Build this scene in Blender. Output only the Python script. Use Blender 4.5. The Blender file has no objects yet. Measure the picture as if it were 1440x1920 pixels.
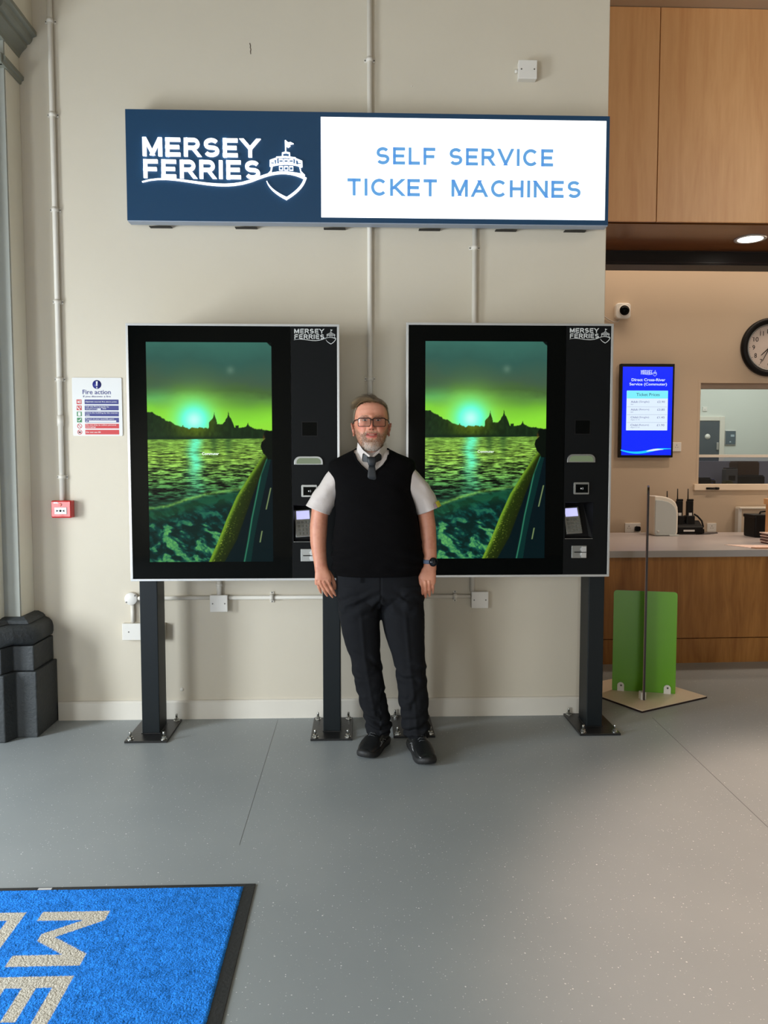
import bpy, bmesh, math, random
import numpy as np
from mathutils import Vector, Matrix

# ------------------------------------------------------------------ camera, world, lights, exposure
SC = bpy.context.scene
COL = SC.collection
R = math.radians
cam_data = bpy.data.cameras.new('camera')
cam_data.sensor_fit = 'VERTICAL'
cam_data.sensor_height = 36.0
cam_data.lens = 1442.0 / 1920.0 * 36.0
cam = bpy.data.objects.new('camera', cam_data)
cam.location = (0, 0, 1.47)
cam.rotation_euler = (R(90 - 3.6), 0, R(-1.9))
COL.objects.link(cam)
SC.camera = cam

world = bpy.data.worlds.new('daylight'); SC.world = world
world.use_nodes = True
world.node_tree.nodes['Background'].inputs[0].default_value = (0.75, 0.86, 1.0, 1)
world.node_tree.nodes['Background'].inputs[1].default_value = 0.6


def area(name, loc, target, sx, sy, watts, color, spread=180):
    l = bpy.data.lights.new(name, 'AREA'); l.shape = 'RECTANGLE'; l.size = sx; l.size_y = sy
    l.energy = watts; l.color = color; l.spread = R(spread)
    o = bpy.data.objects.new(name, l); o.location = loc
    o.rotation_euler = (Vector(target) - Vector(loc)).to_track_quat('-Z', 'Y').to_euler()
    COL.objects.link(o); return o


area('daylight_left_window', (-3.95, 2.1, 1.30), (0, 2.1, 0.7), 1.0, 1.7, 178, (0.86, 0.94, 1.0))
area('daylight_entrance', (-3.95, -2.0, 1.35), (0, -2.0, 0.5), 2.8, 1.8, 285, (0.90, 0.96, 1.0))
area('hall_ceiling_light', (0.3, 0.5, 4.9), (0.3, 1.2, 0), 2.4, 1.2, 2, (1.0, 0.95, 0.86))
area('office_side_light', (5.6, 6.9, 1.95), (1.2, 1.8, 0.0), 0.7, 0.9, 26, (1.0, 0.72, 0.52), 120)
area('frontal_fill', (0.22, -3.93, 1.15), (0.22, 0, 0.6), 0.95, 1.8, 50, (0.96, 0.98, 1.0))  # added fill from behind the camera, set in an invented rear doorway
area('fascia_fill', (4.8, 0.6, 4.7), (3.4, 5.6, 3.6), 0.8, 0.8, 13, (1.0, 0.86, 0.72), 80)  # added fill aimed at the timber fascia, no such fixture known
area('office_cove_light', (4.2, 6.86, 3.7), (4.2, 6.86, 0), 5.0, 0.2, 30, (1.0, 0.80, 0.62), 150)
sd_ = bpy.data.lights.new('warm_hall_spot', 'SPOT'); sd_.energy = 900; sd_.color = (1.0, 0.72, 0.55); sd_.spot_size = R(57); sd_.spot_blend = 0.35; sd_.shadow_soft_size = 0.12
so_ = bpy.data.objects.new('warm_hall_spot', sd_); so_.location = (3.0, 1.9, 4.7); so_.rotation_euler = (Vector((2.75, 1.75, 0)) - Vector((3.0, 1.9, 4.7))).to_track_quat('-Z', 'Y').to_euler(); COL.objects.link(so_)
area('office_room_light', (5.0, 9.2, 3.2), (5.0, 9.3, 0), 2.4, 1.6, 46, (0.97, 1.0, 0.97))

vs = SC.view_settings
vs.view_transform = 'Standard'; vs.look = 'None'; vs.exposure = 0.0; vs.gamma = 1.0
vs.use_curve_mapping = False

# ------------------------------------------------------------------ helpers
rng = random.Random(7)
nrg = np.random.default_rng(11)


def lin(c):
    c = np.asarray(c, dtype=float) / 255.0
    return np.where(c <= 0.04045, c / 12.92, ((c + 0.055) / 1.055) ** 2.4)


def L3(r, g, b):
    return tuple(float(x) for x in lin((r, g, b)))


def mat(name, rgb, rough=0.5, metal=0.0, spec=0.5, bump=0.0, bscale=80.0, vary=0.0, vscale=6.0, coat=0.0,
        emit=None, estr=1.0, attr=None, sub=0.0, stretch=(1, 1, 1), alpha=None, trans=0.0):
    m = bpy.data.materials.new(name); m.use_nodes = True
    nt = m.node_tree; N = nt.nodes; Lk = nt.links
    b = N['Principled BSDF']
    col = L3(*rgb)
    b.inputs['Base Color'].default_value = (*col, 1)
    b.inputs['Roughness'].default_value = rough
    b.inputs['Metallic'].default_value = metal
    b.inputs['Specular IOR Level'].default_value = spec
    b.inputs['Coat Weight'].default_value = coat
    b.inputs['Transmission Weight'].default_value = trans
    if sub:
        b.inputs['Subsurface Weight'].default_value = sub
        b.inputs['Subsurface Radius'].default_value = (0.02, 0.008, 0.004)
        b.inputs['Subsurface Scale'].default_value = 0.4
    if emit is not None:
        b.inputs['Emission Color'].default_value = (*L3(*emit), 1)
        b.inputs['Emission Strength'].default_value = estr
    if attr:
        a = N.new('ShaderNodeAttribute'); a.attribute_name = attr
        if attr == 'picture':
            Lk.new(a.outputs['Color'], b.inputs['Emission Color']); b.inputs['Emission Strength'].default_value = estr
        else:
            Lk.new(a.outputs['Color'], b.inputs['Base Color'])
    if bump or vary:
        tc = N.new('ShaderNodeTexCoord'); mp = N.new('ShaderNodeMapping')
        mp.inputs['Scale'].default_value = stretch
        Lk.new(tc.outputs['Object'], mp.inputs['Vector'])
        if bump:
            n = N.new('ShaderNodeTexNoise'); n.inputs['Scale'].default_value = bscale; n.inputs['Detail'].default_value = 4
            Lk.new(mp.outputs[0], n.inputs['Vector'])
            bp = N.new('ShaderNodeBump'); bp.inputs['Strength'].default_value = bump; bp.inputs['Distance'].default_value = 0.01
            Lk.new(n.outputs['Fac'], bp.inputs['Height']); Lk.new(bp.outputs[0], b.inputs['Normal'])
        if vary:
            n = N.new('ShaderNodeTexNoise'); n.inputs['Scale'].default_value = vscale; n.inputs['Detail'].default_value = 5
            Lk.new(mp.outputs[0], n.inputs['Vector'])
            r = N.new('ShaderNodeMapRange'); r.inputs[1].default_value = 0.3; r.inputs[2].default_value = 0.7
            r.inputs[3].default_value = 1 - vary; r.inputs[4].default_value = 1 + vary
            Lk.new(n.outputs['Fac'], r.inputs[0])
            mx = N.new('ShaderNodeVectorMath'); mx.operation = 'SCALE'
            if attr and attr != 'picture':
                Lk.new(a.outputs['Color'], mx.inputs[0])
            else:
                mx.inputs[0].default_value = col
            Lk.new(r.outputs[0], mx.inputs['Scale']); Lk.new(mx.outputs[0], b.inputs['Base Color'])
    return m


def wood(name, c1, c2, rough=0.35, sc=(14, 14, 0.9), wave=1.2):
    m = bpy.data.materials.new(name); m.use_nodes = True
    nt = m.node_tree; N = nt.nodes; Lk = nt.links; b = N['Principled BSDF']
    tc = N.new('ShaderNodeTexCoord'); mp = N.new('ShaderNodeMapping'); mp.inputs['Scale'].default_value = sc
    Lk.new(tc.outputs['Object'], mp.inputs[0])
    n1 = N.new('ShaderNodeTexNoise'); n1.inputs['Scale'].default_value = wave; n1.inputs['Detail'].default_value = 6
    n1.inputs['Distortion'].default_value = 1.5
    n2 = N.new('ShaderNodeTexNoise'); n2.inputs['Scale'].default_value = 9; n2.inputs['Detail'].default_value = 4
    Lk.new(mp.outputs[0], n1.inputs[0]); Lk.new(mp.outputs[0], n2.inputs[0])
    ad = N.new('ShaderNodeMath'); ad.operation = 'MULTIPLY_ADD'; ad.inputs[1].default_value = 0.35
    Lk.new(n2.outputs['Fac'], ad.inputs[0]); Lk.new(n1.outputs['Fac'], ad.inputs[2])
    cr = N.new('ShaderNodeValToRGB'); cr.color_ramp.elements[0].position = 0.45; cr.color_ramp.elements[1].position = 0.9
    cr.color_ramp.elements[0].color = (*L3(*c1), 1); cr.color_ramp.elements[1].color = (*L3(*c2), 1)
    Lk.new(ad.outputs[0], cr.inputs[0]); Lk.new(cr.outputs[0], b.inputs['Base Color'])
    b.inputs['Roughness'].default_value = rough
    return m


def floor_mat():
    m = bpy.data.materials.new('speckled_vinyl'); m.use_nodes = True
    nt = m.node_tree; N = nt.nodes; Lk = nt.links; b = N['Principled BSDF']
    tc = N.new('ShaderNodeTexCoord')
    facs = []
    for sc, thr, keep in ((60, 0.15, 0.84), (115, 0.19, 0.80), (24, 0.065, 0.88)):
        v = N.new('ShaderNodeTexVoronoi'); v.inputs['Scale'].default_value = sc
        nz = N.new('ShaderNodeTexNoise'); nz.inputs['Scale'].default_value = sc * 3
        mxv = N.new('ShaderNodeMix'); mxv.data_type = 'VECTOR'; mxv.inputs[0].default_value = 0.004
        Lk.new(tc.outputs['Object'], nz.inputs[0]); Lk.new(tc.outputs['Object'], mxv.inputs[4]); Lk.new(nz.outputs['Color'], mxv.inputs[5])
        Lk.new(mxv.outputs[1], v.inputs['Vector'])
        c = N.new('ShaderNodeMath'); c.operation = 'LESS_THAN'; c.inputs[1].default_value = thr
        Lk.new(v.outputs['Distance'], c.inputs[0])
        sp = N.new('ShaderNodeSeparateColor'); Lk.new(v.outputs['Color'], sp.inputs[0])
        g = N.new('ShaderNodeMath'); g.operation = 'GREATER_THAN'; g.inputs[1].default_value = keep
        Lk.new(sp.outputs[0], g.inputs[0])
        mu = N.new('ShaderNodeMath'); mu.operation = 'MULTIPLY'; Lk.new(c.outputs[0], mu.inputs[0]); Lk.new(g.outputs[0], mu.inputs[1])
        m2 = N.new('ShaderNodeMath'); m2.operation = 'MULTIPLY'; Lk.new(mu.outputs[0], m2.inputs[0]); Lk.new(sp.outputs[1], m2.inputs[1])
        facs.append(m2)
    a1 = N.new('ShaderNodeMath'); a1.operation = 'MAXIMUM'; Lk.new(facs[0].outputs[0], a1.inputs[0]); Lk.new(facs[1].outputs[0], a1.inputs[1])
    a2 = N.new('ShaderNodeMath'); a2.operation = 'MAXIMUM'; Lk.new(a1.outputs[0], a2.inputs[0]); Lk.new(facs[2].outputs[0], a2.inputs[1])
    n = N.new('ShaderNodeTexNoise'); n.inputs['Scale'].default_value = 1.3; n.inputs['Detail'].default_value = 6
    Lk.new(tc.outputs['Object'], n.inputs[0])
    cr = N.new('ShaderNodeValToRGB'); cr.color_ramp.elements[0].position = 0.3; cr.color_ramp.elements[1].position = 0.75
    cr.color_ramp.elements[0].color = (*L3(146, 152, 154), 1); cr.color_ramp.elements[1].color = (*L3(157, 162, 163), 1)
    Lk.new(n.outputs['Fac'], cr.inputs[0])
    mix = N.new('ShaderNodeMix'); mix.data_type = 'RGBA'
    Lk.new(a2.outputs[0], mix.inputs[0]); Lk.new(cr.outputs[0], mix.inputs[6]); mix.inputs[7].default_value = (0.85, 0.86, 0.84, 1)
    Lk.new(mix.outputs[2], b.inputs['Base Color'])
    b.inputs['Roughness'].default_value = 0.42
    b.inputs['Specular IOR Level'].default_value = 0.4
    nb = N.new('ShaderNodeTexNoise'); nb.inputs['Scale'].default_value = 350; Lk.new(tc.outputs['Object'], nb.inputs[0])
    bp = N.new('ShaderNodeBump'); bp.inputs['Strength'].default_value = 0.12; bp.inputs['Distance'].default_value = 0.002
    Lk.new(nb.outputs['Fac'], bp.inputs['Height']); Lk.new(bp.outputs[0], b.inputs['Normal'])
    return m


def glass_mat(name, tint=(1, 1, 1), refl=0.08, dens=0.0):
    m = bpy.data.materials.new(name); m.use_nodes = True
    nt = m.node_tree; N = nt.nodes; Lk = nt.links; N.remove(N['Principled BSDF'])
    t = N.new('ShaderNodeBsdfTransparent'); t.inputs[0].default_value = (*tint, 1)
    g = N.new('ShaderNodeBsdfGlossy'); g.inputs['Roughness'].default_value = 0.02
    fr = N.new('ShaderNodeFresnel'); fr.inputs[0].default_value = 1.5
    mx = N.new('ShaderNodeMixShader'); Lk.new(fr.outputs[0], mx.inputs[0]); Lk.new(t.outputs[0], mx.inputs[1]); Lk.new(g.outputs[0], mx.inputs[2])
    Lk.new(mx.outputs[0], N['Material Output'].inputs[0])
    return m


M = dict(
    wall=mat('painted_plaster', (208, 199, 181), 0.75, bump=0.06, bscale=30, vary=0.02, vscale=1.5),
    pier=mat('cream_paint', (234, 229, 212), 0.7, bump=0.1, bscale=25, vary=0.02),
    pier_grey=mat('grey_stone_paint', (158, 160, 152), 0.75, bump=0.15, bscale=25, vary=0.03),
    cornice=mat('grey_green_gloss_paint', (132, 134, 122), 0.55, bump=0.08, vary=0.04),
    plinth=mat('charcoal_stone_paint', (50, 54, 56), 0.6, bump=0.35, bscale=60, vary=0.12, vscale=10),
    skirting=mat('white_gloss_paint', (222, 216, 204), 0.45, bump=0.03, vary=0.02),
    white=mat('white_plastic', (226, 222, 214), 0.4),
    pipe=mat('painted_conduit', (220, 214, 202), 0.45),
    screw=mat('zinc_screw', (120, 118, 112), 0.35, metal=1.0),
    office=mat('beige_wall_paint', (196, 176, 152), 0.8, bump=0.03, vary=0.015, vscale=1.0),
    fascia=wood('maple_veneer', (206, 150, 96), (224, 174, 120), 0.4, (5, 5, 0.5)),
    soffit=wood('dark_oak_veneer', (96, 58, 26), (124, 78, 40), 0.22, (0.9, 9, 9)),
    oak=wood('oak_veneer', (134, 84, 36), (172, 118, 60), 0.35, (9, 9, 0.8)),
    beam=mat('black_beam_paint', (22, 18, 17), 0.5),
    worktop=mat('grey_laminate', (166, 160, 158), 0.3, vary=0.02),
    kframe=mat('silver_aluminium', (196, 197, 196), 0.35, metal=0.6),
    kcase=mat('white_powder_coat', (205, 203, 198), 0.4),
    kglass=mat('black_glass', (4, 6, 6), 0.06, spec=0.08),
    kpanel=mat('matte_black_panel', (12, 14, 15), 0.5, spec=0.12, bump=0.05, bscale=300),
    post=mat('charcoal_powder_coat', (20, 26, 29), 0.45, spec=0.25, bump=0.03, bscale=200),
    plate=mat('black_steel_plate', (38, 38, 38), 0.35, metal=0.3, bump=0.06, bscale=60),
    bolt=mat('zinc_bolt', (205, 205, 200), 0.25, metal=1.0),
    steel=mat('brushed_steel', (150, 152, 150), 0.35, metal=0.9),
    dkplastic=mat('black_plastic', (12, 12, 13), 0.45, spec=0.2),
    logo=mat('glowing_white_print', (200, 202, 200), 0.5, emit=(200, 202, 200), estr=0.12),  # print with a faint emission added, not a lamp
    picture=mat('lit_display', (2, 2, 2), 0.15, spec=0.08, attr='picture', estr=1.0),
    signblue=mat('navy_sign_enamel', (30, 66, 98), 0.3, bump=0.02),
    signedge=mat('grey_blue_sign_return', (150, 160, 174), 0.45),
    signlit=mat('backlit_sign_panel', (250, 250, 250), 0.4, emit=(250, 252, 255), estr=1.25),
    signhalo=mat('lit_acrylic_letters', (255, 255, 255), 0.4, emit=(242, 246, 255), estr=1.5),
    signtext=mat('pale_blue_letters', (60, 110, 160), 0.5, emit=(92, 150, 202), estr=0.85),
    green=mat('green_board', (100, 162, 20), 0.3, bump=0.02),
    edge=mat('brown_board_edge', (34, 18, 14), 0.5),
    baseboardw=mat('cream_board', (232, 214, 190), 0.4, vary=0.02),
    skin=mat('skin', (214, 150, 122), 0.5, sub=0.12, attr='Col', bump=0.05, bscale=160),
    shirt=mat('white_cotton', (206, 196, 190), 0.85, bump=0.08, bscale=120),
    vest=mat('black_knit_wool', (11, 10, 11), 0.95, spec=0.08, bump=0.35, bscale=420),
    trousers=mat('charcoal_twill', (24, 25, 28), 0.85, spec=0.12, bump=0.15, bscale=500),
    tie=mat('black_tie_silk', (24, 28, 32), 0.5, bump=0.1, bscale=500),
    shoe=mat('black_leather', (24, 25, 26), 0.3, spec=0.6, bump=0.12, bscale=60),
    sole=mat('black_rubber', (30, 30, 31), 0.6, bump=0.15, bscale=90),
    lace=mat('black_laces', (44, 46, 48), 0.8),
    hair=mat('dark_blond_hair', (120, 96, 66), 0.5, attr='Col'),
    frame=mat('dark_brown_frame', (30, 10, 9), 0.4, spec=0.3),
    lens=glass_mat('spectacle_lens'),
    strap=mat('blue_grey_rubber', (98, 112, 136), 0.6),
    watch=mat('watch_glass', (26, 32, 40), 0.15),
    yellow=mat('yellow_badge', (214, 206, 70), 0.6),
    red=mat('red_plastic', (196, 34, 34), 0.3, coat=0.3),
    signwhite=mat('white_sign_board', (214, 214, 212), 0.35),
    navy=mat('navy_print', (34, 40, 118), 0.4),
    redprint=mat('red_print', (190, 32, 38), 0.4),
    greenprint=mat('green_print', (20, 120, 60), 0.4),
    black=mat('black_print', (10, 9, 10), 0.45, spec=0.2),
    tvblue=mat('blue_lit_display', (0, 0, 10), 0.2, emit=(6, 40, 255), estr=1.0),
    tvwhite=mat('white_lit_table', (30, 30, 30), 0.3, emit=(224, 240, 255), estr=1.0),
    tvcyan=mat('cyan_lit_header', (10, 30, 30), 0.3, emit=(124, 240, 255), estr=1.0),
    tvswoosh=mat('cyan_lit_swoosh', (10, 30, 30), 0.3, emit=(10, 200, 255), estr=1.0),
    tvtext=mat('grey_display_text', (20, 24, 60), 0.5, emit=(130, 135, 190), estr=0.7),
    tvdark=mat('slate_display_text', (20, 24, 60), 0.5, emit=(40, 110, 140), estr=0.7),
    clockface=mat('clock_dial', (205, 190, 180), 0.5),
    glass=glass_mat('window_glass', (0.97, 1.0, 0.98)),
    smoked=glass_mat('smoked_glass', (0.78, 0.78, 0.82)),
    farwall=mat('pale_green_white_wall', (208, 211, 203), 0.8),
    doorgrey=mat('slate_grey_door', (74, 84, 92), 0.5),
    olive=mat('olive_fabric', (96, 92, 48), 0.9),
    brown=mat('brown_cardboard', (90, 66, 50), 0.8),
    mat_blue=None,
    cord=mat('white_cable', (190, 184, 174), 0.5),
    paper=mat('printed_paper', (224, 196, 182), 0.6, vary=0.1, vscale=60),
    lamp=mat('downlight_lens', (255, 250, 240), 0.4, emit=(255, 246, 232), estr=6.0),
    panelw=mat('pale_grey_plastic_panel', (186, 192, 190), 0.35),
    halfgloss=mat('screen_backlight', (120, 120, 160), 0.3, emit=(205, 205, 255), estr=0.9),
    traylit=mat('lit_ticket_tray', (60, 66, 54), 0.35, emit=(128, 146, 108), estr=0.45),
    teeth=mat('tooth_enamel', (190, 160, 145), 0.4),
    floor=floor_mat(),
)


def carpet_mat(name, rgb):
    m = mat(name, rgb, 1.0, spec=0.1, bump=1.0, bscale=170, vary=0.16, vscale=140)
    return m


M['mat_blue'] = carpet_mat('blue_carpet_pile', (26, 108, 200))
M['mat_white'] = carpet_mat('cream_carpet_pile', (214, 206, 190))
M['rubber'] = mat('black_mat_rubber', (38, 39, 40), 0.55, bump=0.2, bscale=90)


class MB:
    """collects faces of one mesh"""
    def __init__(s):
        s.v = []; s.f = []; s.mi = []; s.sm = []

    def add(s, v, f, smooth=False, mi=0):
        n = len(s.v)
        s.v.extend([tuple(map(float, p)) for p in v])
        s.f.extend([tuple(i + n for i in q) for q in f]); s.sm.extend([smooth] * len(f)); s.mi.extend([mi] * len(f))
        return s

    def box(s, x0, x1, y0, y1, z0, z1, bevel=0.0, mi=0):
        if bevel > 0:
            bm = bmesh.new(); bmesh.ops.create_cube(bm, size=1)
            for v in bm.verts:
                v.co = ((x0 + x1) / 2 + v.co.x * (x1 - x0), (y0 + y1) / 2 + v.co.y * (y1 - y0), (z0 + z1) / 2 + v.co.z * (z1 - z0))
            bmesh.ops.bevel(bm, geom=bm.edges[:], offset=bevel, segments=2, profile=0.5, affect='EDGES')
            s.bm(bm, mi=mi); return s
        v = [(x0, y0, z0), (x1, y0, z0), (x1, y1, z0), (x0, y1, z0), (x0, y0, z1), (x1, y0, z1), (x1, y1, z1), (x0, y1, z1)]
        f = [(0, 3, 2, 1), (4, 5, 6, 7), (0, 1, 5, 4), (1, 2, 6, 5), (2, 3, 7, 6), (3, 0, 4, 7)]
        return s.add(v, f, mi=mi)

    def bm(s, bm, smooth=False, mi=0):
        bm.verts.index_update()
        s.add([v.co[:] for v in bm.verts], [tuple(v.index for v in f.verts) for f in bm.faces], smooth, mi); bm.free(); return s

    def prism(s, poly, a0, a1, axis='y', smooth=False, mi=0, bevel=0.0):
        """poly in the plane across the axis, extruded a0..a1"""
        def P(p, a):
            return (p[0], a, p[1]) if axis == 'y' else (p[0], p[1], a) if axis == 'z' else (a, p[0], p[1])
        bm = bmesh.new()
        vs_ = [bm.verts.new(P(p, a0)) for p in poly]
        f = bm.faces.new(vs_)
        r = bmesh.ops.extrude_face_region(bm, geom=[f])
        d = {'y': (0, a1 - a0, 0), 'z': (0, 0, a1 - a0), 'x': (a1 - a0, 0, 0)}[axis]
        bmesh.ops.translate(bm, vec=d, verts=[g for g in r['geom'] if isinstance(g, bmesh.types.BMVert)])
        bmesh.ops.recalc_face_normals(bm, faces=bm.faces[:])
        if bevel:
            bmesh.ops.bevel(bm, geom=bm.edges[:], offset=bevel, segments=2, profile=0.5, affect='EDGES')
        return s.bm(bm, smooth, mi)

    def tube(s, pts, r, n=12, cap=True, smooth=True, mi=0):
        pts = [Vector(p) for p in pts]; rr = r if hasattr(r, '__len__') else [r] * len(pts)
        rings = []; up = None
        for i, p in enumerate(pts):
            t = (pts[min(i + 1, len(pts) - 1)] - pts[max(i - 1, 0)]).normalized()
            if up is None:
                up = Vector((0, 0, 1)) if abs(t.z) < 0.9 else Vector((1, 0, 0))
            a = t.cross(up).normalized(); b = a.cross(t).normalized(); up = b
            rings.append([p + (a * math.cos(2 * math.pi * k / n) + b * math.sin(2 * math.pi * k / n)) * rr[i] for k in range(n)])
        v = [q for g in rings for q in g]; f = []
        for i in range(len(rings) - 1):
            for k in range(n):
                f.append((i * n + k, i * n + (k + 1) % n, (i + 1) * n + (k + 1) % n, (i + 1) * n + k))
        if cap:
            f.append(tuple(range(n))[::-1]); f.append(tuple((len(rings) - 1) * n + k for k in range(n)))
        return s.add(v, f, smooth, mi)

    def disc_lathe(s, prof, centre, axis='y', n=32, smooth=True, mi=0):
        """prof: list of (radius, height along axis)"""
        v = []; f = []
        for (r, h) in prof:
            for k in range(n):
                a = 2 * math.pi * k / n; c, d = math.cos(a) * r, math.sin(a) * r
                p = (c, h, d) if axis == 'y' else (c, d, h) if axis == 'z' else (h, c, d)
                v.append((p[0] + centre[0], p[1] + centre[1], p[2] + centre[2]))
        for i in range(len(prof) - 1):
            for k in range(n):
                f.append((i * n + k, i * n + (k + 1) % n, (i + 1) * n + (k + 1) % n, (i + 1) * n + k))
        f.append(tuple(range(n))[::-1]); f.append(tuple((len(prof) - 1) * n + k for k in range(n)))
        return s.add(v, f, smooth, mi)

    def loft(s, rings, cap=True, smooth=True, mi=0):
        n = len(rings[0]); v = [p for g in rings for p in g]; f = []
        for i in range(len(rings) - 1):
            for k in range(n):
                f.append((i * n + k, i * n + (k + 1) % n, (i + 1) * n + (k + 1) % n, (i + 1) * n + k))
        if cap:
            f.append(tuple(range(n))[::-1]); f.append(tuple((len(rings) - 1) * n + k for k in range(n)))
        return s.add(v, f, smooth, mi)

    def ribbon(s, pts, w, y0, y1, mi=0):
        """flat stroke in the x-z plane with thickness y0..y1"""
        P = [np.array(p, float) for p in pts]; n = len(P); ww = w if hasattr(w, '__len__') else [w] * n
        Lf, Rt = [], []
        for i in range(n):
            t = P[min(i + 1, n - 1)] - P[max(i - 1, 0)]; t = t / (np.linalg.norm(t) + 1e-9); q = np.array([-t[1], t[0]])
            Lf.append(P[i] + q * ww[i] / 2); Rt.append(P[i] - q * ww[i] / 2)
        v = []
        for i in range(n):
            for c in (Lf[i], Rt[i]):
                v.append((c[0], y0, c[1])); v.append((c[0], y1, c[1]))
        f = []
        for i in range(n - 1):
            a = 4 * i; b = a + 4
            f += [(a, b, b + 2, a + 2), (a + 1, a + 3, b + 3, b + 1), (a, a + 1, b + 1, b), (a + 2, b + 2, b + 3, a + 3)]
        f += [(0, 2, 3, 1), (4 * n - 4, 4 * n - 3, 4 * n - 1, 4 * n - 2)]
        return s.add(v, f, mi=mi)

    def text(s, txt, x0, x1, z0, z1, y, depth=0.002, bold=0.0, mi=0, italic=0):
        """lettering fitted into x0..x1, z0..z1 standing on plane y (towards -y)"""
        v, f = text_geo(txt, bold)
        v = v.copy(); mn = v.min(0); mx = v.max(0)
        v[:, 0] = x0 + (v[:, 0] - mn[0]) / (mx[0] - mn[0]) * (x1 - x0)
        v[:, 1] = z0 + (v[:, 1] - mn[1]) / (mx[1] - mn[1]) * (z1 - z0)
        w = (v[:, 2] - mn[2]) / (mx[2] - mn[2])
        out = np.stack([v[:, 0], y - w * depth, v[:, 1]], 1)
        return s.add(out, f, mi=mi)


_tc = {}
# sans capitals drawn with strokes on a 1 x 1 box: width, list of strokes (polylines; 'c' marks a closed one)
def _arc(cx, cy, rx, ry, a0, a1, n=14):
    return [(cx + rx * math.cos(math.radians(a0 + (a1 - a0) * k / n)), cy + ry * math.sin(math.radians(a0 + (a1 - a0) * k / n))) for k in range(n + 1)]
CAPS = {
    'M': (1.02, [[(0, 0), (0, 1)], [(1, 0), (1, 1)], [(0.06, 1), (0.5, 0.06)], [(0.94, 1), (0.5, 0.06)]]),
    'E': (0.72, [[(0, 0), (0, 1)], [(0, 1), (1, 1)], [(0, .5), (.9, .5)], [(0, 0), (1, 0)]]),
    'F': (0.70, [[(0, 0), (0, 1)], [(0, 1), (1, 1)], [(0, .48), (.9, .48)]]),
    'R': (0.80, [[(0, 0), (0, 1)], [(0, 1), (.6, 1)] + _arc(.62, .735, .36, .265, 90, -90) + [(0, .47)], [(.55, .47), (1, 0)]]),
    'S': (0.80, [_arc(.5, .745, .46, .255, 30, 180, 14) + _arc(.5, .68, .46, .19, 180, 250, 6) + _arc(.5, .31, .48, .19, 70, 0, 6) + _arc(.5, .26, .48, .26, 0, -152, 14)]),
    'Y': (0.92, [[(0, 1), (.5, .45)], [(1, 1), (.5, .45)], [(.5, .5), (.5, 0)]]),
    'I': (0.0, [[(0, 0), (0, 1)]]),
    'L': (0.66, [[(0, 0), (0, 1)], [(0, 0), (1, 0)]]),
    'V': (0.98, [[(0, 1), (.5, .03)], [(1, 1), (.5, .03)]]),
    'C': (0.92, [_arc(.54, .5, .54, .5, 42, 318, 26)]),
    'T': (0.78, [[(0, 1), (1, 1)], [(.5, 1), (.5, 0)]]),
    'K': (0.80, [[(0, 0), (0, 1)], [(.96, 1), (.04, .36)], [(.30, .54), (1, 0)]]),
    'A': (0.98, [[(0, 0), (.5, .97)], [(1, 0), (.5, .97)], [(.2, .3), (.8, .3)]]),
    'H': (0.82, [[(0, 0), (0, 1)], [(1, 0), (1, 1)], [(0, .5), (1, .5)]]),
    'N': (0.84, [[(0, 0), (0, 1)], [(1, 0), (1, 1)], [(0.03, 1), (.97, 0)]]),
}
def stroke_letters(parent, material, word, x0, x1, z0, z1, weight, gap, y, depth, name='letter'):
    L_ = []
    stroke_text(None, word, x0, x1, z0, z1, weight, gap, y, depth, each=L_)
    for m_ in L_: obj(name, m_, material, parent)


def stroke_text(mb, word, x0, x1, z0, z1, weight, gap, y, depth, space=0.55, each=None):
    """word fitted to x0..x1 / z0..z1; weight, gap and space as fractions of the cap height"""
    H = z1 - z0; w = weight * H; ih = H - w
    nat = [(CAPS[c][0] if c != ' ' else space) * 1.0 for c in word]
    tot = sum(n * ih + (w if c != ' ' else 0) for n, c in zip(nat, word)) + gap * H * (len(word) - 1)
    k = (x1 - x0) / tot; x = x0
    for n, c in zip(nat, word):
        cw = (n * ih) * k
        if c != ' ':
            if each is not None: mb = MB(); each.append(mb)
            for st in CAPS[c][1]:
                P = [(x + w * k / 2 + p[0] * cw, z0 + w / 2 + p[1] * ih) for p in st]
                if len(P) == 2:
                    (xa, za), (xb, zb) = P
                    if xa == xb: mb.box(xa - w * k / 2, xa + w * k / 2, y - depth, y, min(za, zb) - w / 2, max(za, zb) + w / 2)
                    elif za == zb: mb.box(min(xa, xb) - w * k / 2, max(xa, xb) + w * k / 2 * (1 if c not in 'AH' else 0), y - depth, y, za - w / 2, za + w / 2)
                    else:
                        # slanted stroke with horizontal cuts
                        if za < zb: xa, za, xb, zb = xb, zb, xa, za
                        L = math.hypot(xb - xa, zb - za); hw = w / 2 * L / abs(za - zb) * 0.97
                        sl = (xb - xa) / (zb - za); e = w / 2
                        ta, tb = za + e, zb - e
                        if c == 'R' or (c == 'K' and st[0][0] < .5): ta = za
                        if c == 'K' and st[0][0] > .5: tb = zb
                        if c == 'Y' : tb = zb
                        xt = xa + sl * (ta - za); xbm = xb + sl * (tb - zb)
                        mb.prism([(xt - hw, ta), (xt + hw, ta), (xbm + hw, tb), (xbm - hw, tb)], y - depth, y)
                else:
                    mb.ribbon(P, w, y - depth, y)
        x += cw + (w * k if c != ' ' else 0) + gap * H * k
    return mb


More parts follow.
